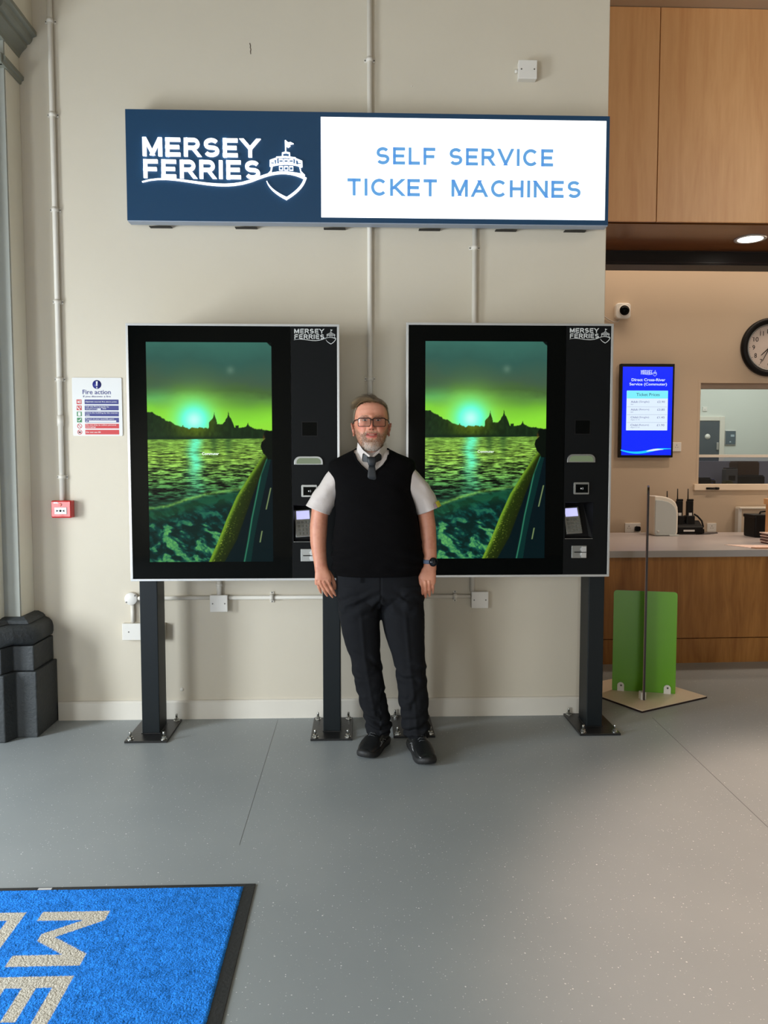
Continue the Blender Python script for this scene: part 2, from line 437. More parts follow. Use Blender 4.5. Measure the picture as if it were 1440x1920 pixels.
def text_geo(txt, bold):
    key = (txt, bold)
    if key in _tc: return _tc[key]
    c = bpy.data.curves.new('t', 'FONT'); c.body = txt; c.extrude = 0.05; c.offset = bold * 0.5; c.resolution_u = 4
    o = bpy.data.objects.new('t', c); COL.objects.link(o)
    dg = bpy.context.evaluated_depsgraph_get()
    me = bpy.data.meshes.new_from_object(o.evaluated_get(dg))
    v = np.array([q.co[:] for q in me.vertices]); f = [tuple(p.vertices) for p in me.polygons]
    bpy.data.objects.remove(o); bpy.data.curves.remove(c); bpy.data.meshes.remove(me)
    _tc[key] = (v, f); return v, f


def org(o):
    while o.parent is not None: o = o.parent
    return Vector(o.location)


def obj(name, mb, material, parent=None, local=False, attr=None, kind=None, label=None):
    me = bpy.data.meshes.new(name)
    me.from_pydata(mb.v, [], mb.f)
    ms = material if isinstance(material, (list, tuple)) else [material]
    for m_ in ms: me.materials.append(m_)
    me.polygons.foreach_set('use_smooth', mb.sm)
    if len(ms) > 1: me.polygons.foreach_set('material_index', mb.mi)
    me.update()
    if attr is not None:
        a = me.color_attributes.new(attr[0], 'FLOAT_COLOR', 'POINT')
        a.data.foreach_set('color', np.asarray(attr[1], dtype=np.float32).ravel())
    o = bpy.data.objects.new(name, me); COL.objects.link(o)
    if parent is not None:
        o.parent = parent
        if not local:
            t = org(parent); me.transform(Matrix.Translation(-t))
    if kind: o['kind'] = kind
    if label: o['label'] = label
    return o


def thing(name, label, cat, loc, group=None, kind=None, rotz=0.0):
    o = bpy.data.objects.new(name, None); COL.objects.link(o)
    o.location = loc; o.rotation_euler = (0, 0, rotz); o.empty_display_size = 0.1
    if label: o['label'] = label
    if cat: o['category'] = cat
    if group: o['group'] = group
    if kind: o['kind'] = kind
    return o


def tag(o, label, cat, group=None):
    o['label'] = label; o['category'] = cat
    if group: o['group'] = group
    return o


def structure(name, mb, material):
    """top-level piece of the setting"""
    return obj(name, mb, material, kind='structure')


def rrect(x0, x1, z0, z1, r, n=5):
    p = []
    for cx, cz, a0 in ((x1 - r, z1 - r, 0), (x0 + r, z1 - r, 90), (x0 + r, z0 + r, 180), (x1 - r, z0 + r, 270)):
        for k in range(n + 1):
            a = R(a0 + 90 * k / n); p.append((cx + r * math.cos(a), cz + r * math.sin(a)))
    return p


def noise3(p, seed=0):
    """smooth value noise, p (n,3) -> (n,) in 0..1"""
    p = np.asarray(p, float); i = np.floor(p).astype(np.int64); f = p - i; f = f * f * (3 - 2 * f)
    def h(a, b, c):
        x = (a * 374761393 + b * 668265263 + c * 2147483647 + seed * 1274126177) & 0xffffffff
        x = ((x ^ (x >> 13)) * 1274126177) & 0xffffffff
        return ((x ^ (x >> 16)) & 0xffff) / 65535.0
    r = 0
    for dx in (0, 1):
        for dy in (0, 1):
            for dz in (0, 1):
                w = (f[:, 0] if dx else 1 - f[:, 0]) * (f[:, 1] if dy else 1 - f[:, 1]) * (f[:, 2] if dz else 1 - f[:, 2])
                r = r + w * h(i[:, 0] + dx, i[:, 1] + dy, i[:, 2] + dz)
    return r


def fbm(p, o=4, seed=0):
    r = 0; a = 0.5; t = 0
    for k in range(o):
        r = r + a * noise3(np.asarray(p) * 2 ** k, seed + k); t += a; a *= 0.5
    return r / t


# ------------------------------------------------------------------ setting
WY = 4.40          # face of the plaster wall
WX = 1.405         # its free right-hand end
fl = structure('floor', MB().box(-4.2, 8.0, -4.2, 11.0, -0.05, 0.0), M['floor'])
for name, a, b in (('weld_seam', (1.655, 2.99), (1.70, 4.32)), ('weld_seam', (-0.463, 2.9), (-0.466, 4.36)), ('weld_seam', (1.655, -3.0), (1.655, 2.99))):
    w = 0.0016 if a[0] > 0 else 0.0007
    obj(name, MB().add([(a[0] - w, a[1], 0.0005), (a[0] + w, a[1], 0.0005), (b[0] + w, b[1], 0.0005), (b[0] - w, b[1], 0.0005),
                        (a[0] - w, a[1], -0.001), (a[0] + w, a[1], -0.001), (b[0] + w, b[1], -0.001), (b[0] - w, b[1], -0.001)],
                       [(0, 1, 2, 3), (0, 4, 5, 1), (3, 2, 6, 7), (1, 5, 6, 2), (0, 3, 7, 4)]), mat('seam_sealant', (112, 115, 116), 0.6), fl)
wb = structure('wall_back', MB().box(-4.2, WX, WY, WY + 0.35, 0, 5.4, bevel=0.004), M['wall'])
crk = MB().ribbon([(-0.592, 3.775), (-0.588, 3.76), (-0.59, 3.752), (-0.586, 3.742), (-0.589, 3.73), (-0.587, 3.717)], 0.004, WY - 0.0015, WY + 0.001)
obj('plaster_crack', crk, mat('crack_brown', (86, 70, 56), 0.9), wb)
sp_ = MB()
for x, z, r in ((-1.02, 0.17, 0.011), (-0.79, 0.36, 0.004), (0.23, 0.9, 0.003), (0.30, 3.56, 0.004), (0.37, 1.5, 0.003)):
    sp_.disc_lathe([(r, 0.0), (r * 0.8, -0.002)], (x, WY, z), n=12)
obj('filled_plaster_spot', sp_, M['skirting'], wb)
wl_ = MB()
for ya, yb in ((-4.2, -3.5), (-0.5, 1.55), (2.65, 4.4)): wl_.box(-4.2, -4.0, ya, yb, 0, 5.4)
for ya, yb in ((-3.5, -0.5), (1.55, 2.65)): wl_.box(-4.2, -4.0, ya, yb, 0, 0.4).box(-4.2, -4.0, ya, yb, 2.7, 5.4)
structure('wall_left', wl_, M['wall'])
structure('wall_rear', MB().box(-4.2, -0.27, -4.2, -4.0, 0, 5.4).box(0.71, 8.0, -4.2, -4.0, 0, 5.4).box(-0.27, 0.71, -4.2, -4.0, 2.5, 5.4), M['wall'])
d2 = thing('added_door', None, None, (0.22, -4.05, 0), kind='structure')  # unseen glazed doorway, added to carry the frontal fill
obj('door_frame', MB().box(-0.27, -0.22, -4.12, -4.0, 0, 2.5).box(0.66, 0.71, -4.12, -4.0, 0, 2.5).box(-0.22, 0.66, -4.12, -4.0, 2.44, 2.5), M['kframe'], d2)
obj('glass_pane', MB().box(-0.22, 0.66, -4.073, -4.067, 0.2, 2.44), M['glass'], d2)
obj('door_rail', MB().box(-0.22, 0.66, -4.10, -4.04, 0.0, 0.2).box(-0.22, 0.66, -4.10, -4.04, 1.0, 1.06), M['kframe'], d2)
structure('wall_right', MB().box(7.8, 8.0, -4.0, 11.0, 0, 5.4), M['office'])
structure('ceiling', MB().box(-4.2, 8.0, -4.2, 11.0, 5.4, 5.5), mat('taupe_ceiling_paint', (130, 122, 106), 0.8))
structure('baseboard_back', MB().prism([(WY, 0), (WY - 0.018, 0), (WY - 0.018, 0.098), (WY - 0.012, 0.107), (WY, 0.110)], -1.72, WX, 'x'), M['skirting'])
for nm, ya, yb in (('window_2', -3.5, -0.5), ('window_3', 1.55, 2.65)):
    wo = thing(nm, None, None, (-4.1, (ya + yb) / 2, 0.4), kind='structure')
    f_ = MB()
    for y in (ya, (ya + yb) / 2 - 0.02, yb - 0.04): f_.box(-4.14, -4.06, y, y + 0.04, 0.4, 2.7)
    f_.box(-4.14, -4.06, ya, yb, 0.4, 0.46).box(-4.14, -4.06, ya, yb, 2.64, 2.7)
    obj('window_frame', f_, M['skirting'], wo)
    obj('glass_pane', MB().box(-4.103, -4.097, ya + 0.04, yb - 0.04, 0.46, 2.64), M['glass'], wo)

# pier at the left with its mouldings and stone plinth
PX = -1.845
tp = thing('trim_1', None, None, (PX, 4.3, 0), kind='structure')
obj('pier_side', MB().box(PX - 0.30, PX, 4.235, WY, 0.62, 3.70, bevel=0.003), M['pier'], tp)
obj('pier_face', MB().box(PX - 0.30, PX - 0.003, 4.222, 4.2345, 0.62, 3.70, bevel=0.002), M['pier_grey'], tp)
obj('pier_projection', MB().box(PX - 0.60, PX - 0.088, 4.15, 4.224, 0.62, 3.70, bevel=0.004), M['pier'], tp)
obj('pier_head', MB().box(PX - 0.30, PX + 0.078, 4.02, WY, 3.812, 5.38, bevel=0.003), M['pier'], tp)
prof = [(PX - 0.02, 3.675), (PX + 0.004, 3.675), (PX + 0.010, 3.69), (PX + 0.022, 3.706), (PX + 0.046, 3.73), (PX + 0.048, 3.744),
        (PX + 0.062, 3.748), (PX + 0.074, 3.762), (PX + 0.080, 3.782), (PX + 0.100, 3.790), (PX + 0.100, 3.812), (PX - 0.02, 3.812)]
obj('cornice', MB().prism(prof, 4.05, WY - 0.001, 'y'), M['cornice'], tp)
obj('cornice_end', MB().box(PX - 0.3, PX + 0.06, 4.0, 4.05, 3.69, 3.812, bevel=0.006), M['cornice'], tp)
prof = [(PX - 0.02, 3.535), (PX + 0.010, 3.535), (PX + 0.014, 3.550), (PX + 0.024, 3.556), (PX + 0.026, 3.574), (PX + 0.012, 3.588), (PX - 0.02, 3.588)]
obj('astragal', MB().prism(prof, 4.18, WY - 0.001, 'y').box(PX - 0.3, PX + 0.012, 4.16, 4.20, 3.535, 3.588, bevel=0.008), M['cornice'], tp)


def plan(e):
    return [(-1.725 - e, WY - 0.002), (-1.725 - e, 4.11 + e), (-1.830 - e, 4.11 + e), (-1.862 - e, 4.03 + e), (-2.5, 4.03 + e), (-2.5, WY - 0.002)]


tpl = thing('trim_2', None, None, (-1.9, 4.2, 0), kind='structure')
obj('plinth_stone', MB().prism(plan(0), 0.0, 0.358, 'z', bevel=0.006), M['plinth'], tpl)
obj('plinth_stone', MB().prism(plan(0.018), 0.3585, 0.494, 'z', bevel=0.006), M['plinth'], tpl)
m_ = MB()
rings = []
for z, e in [(0.496, 0.034), (0.502, 0.022), (0.520, 0.016), (0.550, 0.016), (0.575, 0.022), (0.592, 0.036), (0.602, 0.056), (0.606, 0.066)]:
    rings.append([(x, y, z) for x, y in plan(e)])
m_.loft(rings)
obj('plinth_roll_moulding', m_, M['plinth'], tpl)
rings = [[(x, y, z) for x, y in plan(e)] for z, e in [(0.606, 0.058), (0.622, 0.070), (0.636, 0.098)]]
obj('plinth_cap', MB().loft(rings, smooth=False), M['plinth'], tpl)

# conduits
def clip(z, x, mb, horiz=False):
    y = WY
    if not horiz:
        mb.box(x - 0.030, x + 0.030, y - 0.006, y, z - 0.011, z + 0.011, bevel=0.002)
        mb.tube([(x, y - 0.016, z - 0.011), (x, y - 0.016, z + 0.011)], 0.0185, 16)
    else:
        mb.box(x - 0.011, x + 0.011, y - 0.006, y, z - 0.032, z + 0.032, bevel=0.002)
        mb.tube([(x - 0.011, y - 0.016, z), (x + 0.011, y - 0.016, z)], 0.0185, 16)


def screws(parent, pts, y, r=0.004):
    for x, z in pts: obj('screw', MB().disc_lathe([(r, 0.002), (r, -0.0015), (r * 0.7, -0.002)], (x, y, z), n=10), M['screw'], parent)


def conduit(name, label, x, z0, z1, clips, couple=()):
    t = thing(name, label, 'conduit', (x, WY, z0))
    obj('pipe', MB().tube([(x, WY - 0.016, z0), (x, WY - 0.016, z1)], 0.0145, 16), M['pipe'], t)
    for z in clips:
        c = MB(); clip(z, x, c); c_ = obj('saddle_clip', c, M['pipe'], t)
        screws(c_, [(x - 0.025, z), (x + 0.025, z)], WY - 0.006)
    for z in couple:
        obj('coupling', MB().tube([(x, WY - 0.016, z - 0.03), (x, WY - 0.016, z + 0.03)], 0.0175, 16), M['pipe'], t)
    return t


conduit('conduit', 'long white vertical conduit running down to the red fire call point', -1.666, 1.262, 5.39, (3.865, 3.372, 2.864, 2.365, 1.939, 1.395), (1.71,))
conduit('conduit', 'white vertical conduit passing behind the middle of the lit sign', 0.066, 0.74, 5.39, (3.690, 1.948, 1.3), ())
conduit('conduit', 'white vertical conduit between the sign and the second ticket machine', 0.655, 0.735, 2.95, (2.68,), ())
th = thing('conduit', 'white horizontal conduit low on the wall behind the machine posts', 'conduit', (-1.27, WY, 0.70))
for a_, b_ in ((-1.256, -0.846), (-0.744, 0.645)):
    obj('pipe', MB().tube([(a_, WY - 0.016, 0.705), (b_, WY - 0.016, 0.706)], 0.0115, 14), M['pipe'], th)
for x in (-0.497, 0.556):
    c = MB(); clip(0.706, x, c, True); c_ = obj('saddle_clip', c, M['pipe'], th)
    screws(c_, [(x, 0.68), (x, 0.732)], WY - 0.006)


def jbox(label, x, z, w, h, d=0.045, name='junction_box', holes=True):
    t = thing(name, label, 'junction box', (x, WY, z))
    obj('box_back', MB().box(x - w / 2, x + w / 2, WY - d * 0.78, WY, z - h / 2, z + h / 2, bevel=0.003), M['pipe'], t)
    l = obj('box_lid', MB().box(x - w / 2 - 0.001, x + w / 2 + 0.001, WY - d, WY - d * 0.78, z - h / 2 - 0.001, z + h / 2 + 0.001, bevel=0.003), M['white'], t)
    screws(l, [(x - w * 0.35, z), (x + w * 0.35, z)], WY - d)
    return t


j = jbox('square white blanking plate box high on the wall near the timber panels', 0.938, 3.640, 0.102, 0.098)
obj('coupling', MB().tube([(0.870, WY - 0.02, 3.64), (0.888, WY - 0.02, 3.64)], 0.01, 12), M['pipe'], j)
j = jbox('square white junction box under the first ticket machine', -0.795, 0.676, 0.098, 0.094)
obj('coupling', MB().tube([(-0.795, WY - 0.02, 0.72), (-0.795, WY - 0.02, 0.83)], 0.015, 12).tube([(-0.795, WY - 0.02, 0.77), (-0.795, WY - 0.02, 0.79)], 0.019, 12), M['pipe'], j)
jbox('square white junction box under the second ticket machine', 0.696, 0.688, 0.096, 0.094)
t = thing('junction_box', 'round white conduit box beside the leftmost post', 'junction box', (-1.293, WY, 0.703))
obj('box_lid', MB().disc_lathe([(0.036, 0), (0.036, -0.028), (0.033, -0.031)], (-1.293, WY, 0.703), n=28), M['white'], t)
screws(t, [(-1.318, 0.685), (-1.27, 0.722)], WY - 0.031)
obj('spout', MB().tube([(-1.288, WY - 0.014, 0.67), (-1.288, WY - 0.014, 0.566)], 0.0115, 12), M['pipe'], t)
jbox('wide white blank socket box behind the leftmost post near the floor', -1.224, 0.515, 0.238, 0.094, 0.035)

# fire call point and fire notice
t = thing('fire_call_point', 'red wall-mounted fire alarm call point', 'alarm', (-1.660, WY, 1.216))
obj('housing', MB().box(-1.717, -1.605, WY - 0.05, WY, 1.166, 1.264, bevel=0.006), M['red'], t)
obj('cover_flap', MB().box(-1.714, -1.608, WY - 0.058, WY - 0.05, 1.172, 1.260, bevel=0.003), M['red'], t)
c_ = obj('break_glass', MB().box(-1.695, -1.628, WY - 0.0615, WY - 0.057, 1.188, 1.226, bevel=0.001), M['signwhite'], t)
mk = MB().disc_lathe([(0.006, 0), (0.006, -0.001)], (-1.662, WY - 0.0615, 1.207), n=14)
for sx in (-1, 1):
    mk.prism([(-1.662 + sx * 0.010, 1.207), (-1.662 + sx * 0.022, 1.213), (-1.662 + sx * 0.022, 1.201)], WY - 0.0625, WY - 0.0614)
obj('symbol', mk, M['black'], c_)
obj('fire_label', MB().box(-1.700, -1.676, WY - 0.0590, WY - 0.0578, 1.248, 1.256), M['signwhite'], t)
obj('fire_symbol', MB().disc_lathe([(0.009, 0), (0.009, -0.001)], (-1.662, WY - 0.058, 1.241), n=12), mat('pale_red', (230, 130, 120), 0.5), t)

FY = WY - 0.006
t = thing('fire_action_notice', 'white fire action notice with blue and red instruction bars', 'sign', (-1.463, WY, 1.625))
obj('board', MB().prism(rrect(-1.601, -1.326, 1.626, 1.950, 0.006), FY, WY), M['signwhite'], t)
s = MB().disc_lathe([(0.0245, 0), (0.0245, -0.0008)], (-1.463, FY, 1.912), n=28)
e = obj('exclamation_symbol', s, M['navy'], t)
obj('mark', MB().prism([(-1.4685, 1.930), (-1.4575, 1.930), (-1.4605, 1.903), (-1.4655, 1.903)], FY - 0.0016, FY - 0.0007).disc_lathe([(0.0045, 0), (0.0045, -0.0008)], (-1.463, FY - 0.0008, 1.8945), n=12), M['signwhite'], e)
obj('title', MB().text('Fire action', -1.543, -1.387, 1.858, 1.883, FY, 0.0008, bold=0.02), M['navy'], t)
obj('subtitle', MB().text('If you discover a fire', -1.541, -1.388, 1.838, 1.851, FY, 0.0008, bold=0.01), M['navy'], t)
bars = [('navy', ['Operate nearest fire alarm point']), ('navy', ['Call the Fire brigade by', 'telephoning       999']), ('navy', ['Leave the building by the nearest', 'exit']),
        ('navy', ['Report to your assembly point', 'at']), ('redprint', ['Do not stop to collect personal', 'belongings']), ('redprint', ['Do not use lift'])]
for i, (cname, lines) in enumerate(bars):
    zc = 1.8155 - i * 0.0338
    b = obj('instruction_bar', MB().prism(rrect(-1.533, -1.345, zc - 0.0130, zc + 0.0130, 0.002), FY - 0.0008, FY), M[cname], t)
    w = MB()
    for k, ln in enumerate(lines):
        zz = zc + (0.0 if len(lines) == 1 else (0.0055 if k == 0 else -0.0055))
        wd = min(0.178, 0.0054 * len(ln))
        w.text(ln, -1.528, -1.528 + wd, zz - 0.0042, zz + 0.0042, FY - 0.0008, 0.0006, bold=0.02)
    obj('lettering', w, M['signwhite'], b)
    if i in (1, 3):
        xa, xb = ((-1.462, -1.444) if i == 1 else (-1.512, -1.360))
        obj('blank_field', MB().box(xa, xb, FY - 0.0016, FY - 0.0008, zc - 0.011, zc - 0.002), M['signwhite'], b)
    xc = -1.564
    if i < 2:
        q = obj('pictogram', MB().box(xc - 0.0135, xc + 0.0135, FY - 0.0008, FY, zc - 0.013, zc + 0.013), M['redprint'], t)
        g = MB()
        if i == 0: g.box(xc - 0.008, xc + 0.001, FY - 0.0016, FY - 0.0008, zc - 0.006, zc + 0.003).box(xc - 0.006, xc - 0.003, FY - 0.0016, FY - 0.0008, zc + 0.003, zc + 0.009).box(xc + 0.004, xc + 0.009, FY - 0.0016, FY - 0.0008, zc - 0.009, zc + 0.009)
        else: g.ribbon([(xc - 0.008, zc + 0.008), (xc - 0.007, zc), (xc - 0.002, zc - 0.006), (xc + 0.006, zc - 0.008)], 0.005, FY - 0.0016, FY - 0.0008).box(xc + 0.003, xc + 0.009, FY - 0.0016, FY - 0.0008, zc, zc + 0.009)
        obj('mark', g, M['signwhite'], q)
    elif i < 4:
        q = obj('pictogram', MB().box(xc - 0.0135, xc + 0.0135, FY - 0.0008, FY, zc - 0.013, zc + 0.013), M['greenprint'], t)
        g = MB()
        if i == 2: g.box(xc - 0.007, xc + 0.008, FY - 0.0016, FY - 0.0008, zc - 0.010, zc + 0.010).ribbon([(xc - 0.006, zc - 0.008), (xc, zc), (xc + 0.003, zc + 0.006)], 0.003, FY - 0.0020, FY - 0.0016)
        else: g.ribbon([(xc - 0.008, zc), (xc - 0.003, zc - 0.007), (xc + 0.009, zc + 0.008)], 0.004, FY - 0.0016, FY - 0.0008)
        obj('mark', g, M['signwhite'], q)
    else:
        n = 28; ri, ro = 0.0105, 0.0135
        v = []; f = []
        for k in range(n):
            a = 2 * math.pi * k / n
            for rr_ in (ri, ro):
                for yy in (FY - 0.0008, FY): v.append((xc + rr_ * math.cos(a), yy, zc + rr_ * math.sin(a)))
        for k in range(n):
            a = 4 * k; b_ = 4 * ((k + 1) % n)
            f += [(a, a + 2, b_ + 2, b_), (a + 2, a + 3, b_ + 3, b_ + 2), (a, b_, b_ + 1, a + 1)]
        g = MB().add(v, f).ribbon([(xc - 0.008, zc + 0.008), (xc + 0.008, zc - 0.008)], 0.0026, FY - 0.0012, FY)
        q = obj('prohibition_ring', g, M['redprint'], t)
        if i == 5: obj('mark', MB().box(xc - 0.006, xc + 0.006, FY - 0.001, FY, zc - 0.005, zc + 0.004), M['black'], q)


# ------------------------------------------------------------------ ferry emblem
def bez(p0, p1, p2, p3, n=14):
    t = np.linspace(0, 1, n)[:, None]; p0, p1, p2, p3 = map(lambda q: np.array(q, float)[None], (p0, p1, p2, p3))
    return (p0 * (1 - t) ** 3 + 3 * p1 * (1 - t) ** 2 * t + 3 * p2 * (1 - t) * t * t + p3 * t ** 3).tolist()


def emblem(parent, material, x0, zt, w, y, depth=0.004, wt=1.0, simple=False):
    """lettering in two lines, wave and ferry; x0 = left edge, zt = top of first line, w = width overall"""
    s = w / 306.0      # one unit = one source pixel of the sign
    X = lambda u: x0 + (u - 268) * s
    Z = lambda v: zt - (v - 260) * s
    P = lambda q: [(X(a), Z(b)) for a, b in q]
    for wd_, a_, b_, lo_, hi_, g_ in (('MERSEY', 270, 486, 294.5, 261, .19), ('FERRIES', 271, 488, 334.5, 301, .21)):
        stroke_letters(parent, material, wd_, X(a_), X(b_), Z(lo_), Z(hi_), 0.195, g_, y, depth)
    k = MB(); y0, y1 = y - depth, y - 0.0002
    wave = bez((268, 342), (330, 322), (400, 362), (470, 338)) + bez((470, 338), (495, 329), (530, 310), (574, 333))[1:]
    k.ribbon(P(wave), [1.8 * s + 2.4 * s * min(1, 3 * i / len(wave)) for i in range(len(wave))], y0, y1)
    k.ribbon(P(bez((572, 332), (568, 346), (556, 358), (536, 370))), 4.2 * s, y0, y1)
    hl = bez((538, 370), (518, 361), (504, 350), (500, 338))
    k.ribbon(P(hl), [(5 - 3.5 * i / (len(hl) - 1)) * s for i in range(len(hl))], y0, y1)
    obj('hull_and_wave', k, material, parent)
    k = MB(); lw = 2.3 * s
    k.ribbon(P(bez((501, 327), (515, 320), (555, 320), (571, 327))), lw, y0, y1)
    k.ribbon(P([(501, 327), (508, 320), (510, 311)]), lw, y0, y1); k.ribbon(P([(571, 327), (564, 320), (562, 311)]), lw, y0, y1)
    k.ribbon(P(bez((507, 311), (520, 304), (553, 304), (566, 311))), lw, y0, y1)
    k.ribbon(P([(507, 311), (507, 300), (519, 296)]), lw, y0, y1); k.ribbon(P([(566, 311), (566, 301), (553, 296)]), lw, y0, y1)
    k.ribbon(P([(519, 306), (519, 294), (536, 293), (554, 295), (554, 307)]), lw, y0, y1)
    k.ribbon(P([(530, 293), (530, 286), (536, 285), (543, 286), (543, 293)]), lw, y0, y1)
    k.ribbon(P([(536, 286), (535.5, 263)]), 2.2 * s, y0, y1)
    k.prism(P([(536, 263), (541, 267), (545, 266), (551, 269), (546, 270), (541, 269.5), (545, 273), (541, 276), (536, 273)]), y0, y1)
    for c in (527, 536.5, 546):
        for vz, hw, hh in ((300.5, 3.6, 2.6), (314, 3.2, 3.2)):
            q = [(c - hw, vz - hh), (c + hw, vz - hh), (c + hw, vz + hh), (c - hw, vz + hh), (c - hw, vz - hh)]
            k.ribbon(P(q), 1.3 * s, y0, y1)
    for c in (511.5, 562):
        k.ribbon(P([(c - 3, 302), (c + 3, 302), (c + 3, 307), (c - 3, 307)]), 2 * s, y0, y1)
    obj('ferry_outline', k, material, parent)


# ------------------------------------------------------------------ lit sign
SY = 4.285
t = thing('illuminated_sign', 'long lit sign box above the ticket machines, navy left part and white right part', 'sign', (0.06, WY, 2.77))
prof = [(SY, 2.778), (SY, 3.362), (WY - 0.040, 3.362), (WY - 0.040, 2.786), (WY - 0.050, 2.776), (SY + 0.004, 2.776)]
obj('sign_box', MB().prism(prof, -1.243, 1.376, 'x', bevel=0.002), M['signedge'], t)
obj('blue_panel', MB().box(-1.243, 1.376, SY - 0.003, SY, 2.780, 3.362), M['signblue'], t, label='navy blue enamelled face panel')
obj('lit_panel', MB().box(-0.199, 1.357, SY - 0.0045, SY - 0.0028, 2.806, 3.336), M['signlit'], t, label='glowing white face panel')
emblem(t, M['signhalo'], -1.158, 3.216, 0.879, SY - 0.004, 0.010)
stroke_letters(t, M['signtext'], 'SELF SERVICE', 0.100, 1.066, 3.090, 3.181, 0.185, 0.22, SY - 0.0045, 0.002)
stroke_letters(t, M['signtext'], 'TICKET MACHINES', -0.057, 1.221, 2.923, 3.014, 0.185, 0.22, SY - 0.0045, 0.002)
for x in (-1.09, -0.62, -0.13, 0.40, 0.83, 1.22):
    obj('fixing_bracket', MB().box(x - 0.06, x + 0.06, SY + 0.080, WY, 2.7735, 2.7765), M['dkplastic'], t)


# ------------------------------------------------------------------ picture shown on both machines
def picture_mesh(name, w, h, nx=260, nz=455):
    u, v = np.meshgrid(np.linspace(0, 1, nx), np.linspace(0, 1, nz)); u = u.ravel(); v = v.ravel()
    asp = h / w
    def stops(t, ks):
        xs = [k[0] for k in ks]; return np.stack([np.interp(t, xs, [k[1][c] for k in ks]) for c in range(3)], 1)
    def blend(a, b, m): return a * (1 - m[:, None]) + np.asarray(b, float) * m[:, None]
    g = lambda d, s: np.exp(-(d / s) ** 2)
    P = lambda sx, sz: np.stack([u * sx, v * sz * asp, np.zeros_like(u)], 1)
    cl = fbm(P(3, 5), 5, 3)
    vv = v + (cl - 0.5) * 0.10
    c = stops(vv, [(0, (58, 108, 96)), (0.08, (52, 92, 82)), (0.17, (66, 92, 72)), (0.215, (72, 104, 56)), (0.25, (104, 164, 68)), (0.30, (126, 206, 56)), (0.36, (140, 226, 58)), (0.44, (150, 225, 60))])
    c = blend(c, (96, 190, 110), g(u - 0.08, 0.2) * g(v - 0.25, 0.035) * 0.6)
    c = blend(c, (66, 96, 50), np.clip(g(u - 0.75, 0.4) * g(v - 0.26, 0.05), 0, 1) * 0.45 * (0.4 + cl))
    d = np.hypot(u - 0.375, (v - 0.350) * asp)
    c = blend(c, (170, 255, 80), g(d, 0.22) * 0.8)
    c = blend(c, (90, 255, 215), np.clip(g(d, 0.125) * 1.6, 0, 1))
    c = blend(c, (215, 255, 255), np.clip(g(d, 0.07) * 0.8, 0, 1))
    c = blend(c, (120, 150, 130), g(np.hypot(u - 0.67, (v - 0.125) * asp), 0.03) * 0.45)
    # skyline silhouette
    sk = np.interp(u, [0, .045, .05, .09, .14, .145, .17, .18, .23, .28, .284, .288, .33, .36, .44, .49, .492, .505, .518, .526, .531, .536, .541, .546, .553, .560, .60, .622, .630, .640, .645, .65, .655, .661, .670, .682, .69, .70, .706, .706, .732, .733, .77, .79, .80, .806, .812, .83, .86, .93, .96, 1.0],
                   [.312, .313, .318, .330, .345, .352, .357, .352, .372, .378, .366, .380, .388, .382, .383, .388, .362, .352, .343, .336, .328, .311, .328, .336, .346, .366, .366, .356, .343, .336, .325, .303, .325, .336, .343, .358, .368, .382, .382, .372, .372, .383, .383, .378, .372, .360, .372, .380, .386, .392, .395, .398])
    sk = sk + (fbm(np.stack([u * 60, u * 0, u * 0], 1), 3, 9) - 0.5) * 0.008
    sil = np.clip((v - sk) / 0.004, 0, 1)
    base = blend(np.tile([24., 44., 22.], (u.size, 1)), (110, 130, 20), g(d, 0.16) * 0.75)
    base = base * (0.75 + 0.5 * fbm(P(50, 30), 3, 5))[:, None]
    base = blend(base, (18, 38, 24), np.clip((v - 0.42) / 0.02, 0, 1))
    c = blend(c, 0, sil * 0) * (1 - sil[:, None]) + base * sil[:, None]
    # water
    wl = 0.438 - 0.006 * u
    wm = np.clip((v - wl) / 0.003, 0, 1)
    depth = np.clip((v - wl) / (1 - wl), 0, 1)
    wat = stops(depth, [(0, (112, 156, 62)), (0.15, (110, 146, 58)), (0.26, (78, 112, 50)), (0.38, (44, 76, 40)), (0.48, (30, 62, 42)), (0.62, (8, 48, 42)), (1, (4, 50, 50))])
    freq = 150 / (1 + 7 * depth)
    rp = fbm(np.stack([u * (22 - 8 * depth), (np.log1p(depth * 6) * 62 + u * 2.0), u * 0], 1), 4, 21)
    amp = np.interp(depth, [0, .1, .22, .3, .45, .5, 1], [.3, .5, .8, 1.3, 1.4, .5, .35])
    k = np.clip(1 + (rp - 0.5) * 4.2 * amp, 0.15, 2.1)
    wat = wat * k[:, None]
    gl = g(u - 0.375 - 0.01 * np.sin(v * 60), 0.05 + 0.10 * np.clip(depth - .2, 0, 1)) * np.interp(depth, [0, .2, .3, .45, .55], [1, .95, .5, .25, 0])
    wat = blend(wat, (110, 255, 200), np.clip(gl * (0.35 + rp * 1.1), 0, 1))
    wat = blend(wat, (30, 60, 34), (g(u - .53, .03) + g(u - .645, .03)) * g(depth, .16) * 0.6)
    # bow wave crest
    cr = np.interp(u, [0, .15, .3, .45, .6, .8], [.755, .74, .715, .69, .675, .66]) + (fbm(P(14, 0), 3, 8) - .5) * .012
    wat = blend(wat, (130, 190, 84), np.clip(g(v - cr, 0.008), 0, 1) * (0.3 + 0.7 * fbm(P(60, 60), 2, 4)) * np.interp(u, [0, .3, .75, .85], [.9, 1, .7, 0]))
    lo = np.clip((v - cr) / 0.02, 0, 1)
    sw = fbm(np.stack([u * 14 + v * 6, v * asp * 24 - u * 9, u * 0], 1) + 3.0 * fbm(P(6, 8), 4, 2)[:, None], 6, 31)
    low = blend(np.tile([6., 34., 30.], (u.size, 1)), (10, 74, 70), np.clip((sw - 0.40) * 5, 0, 1))
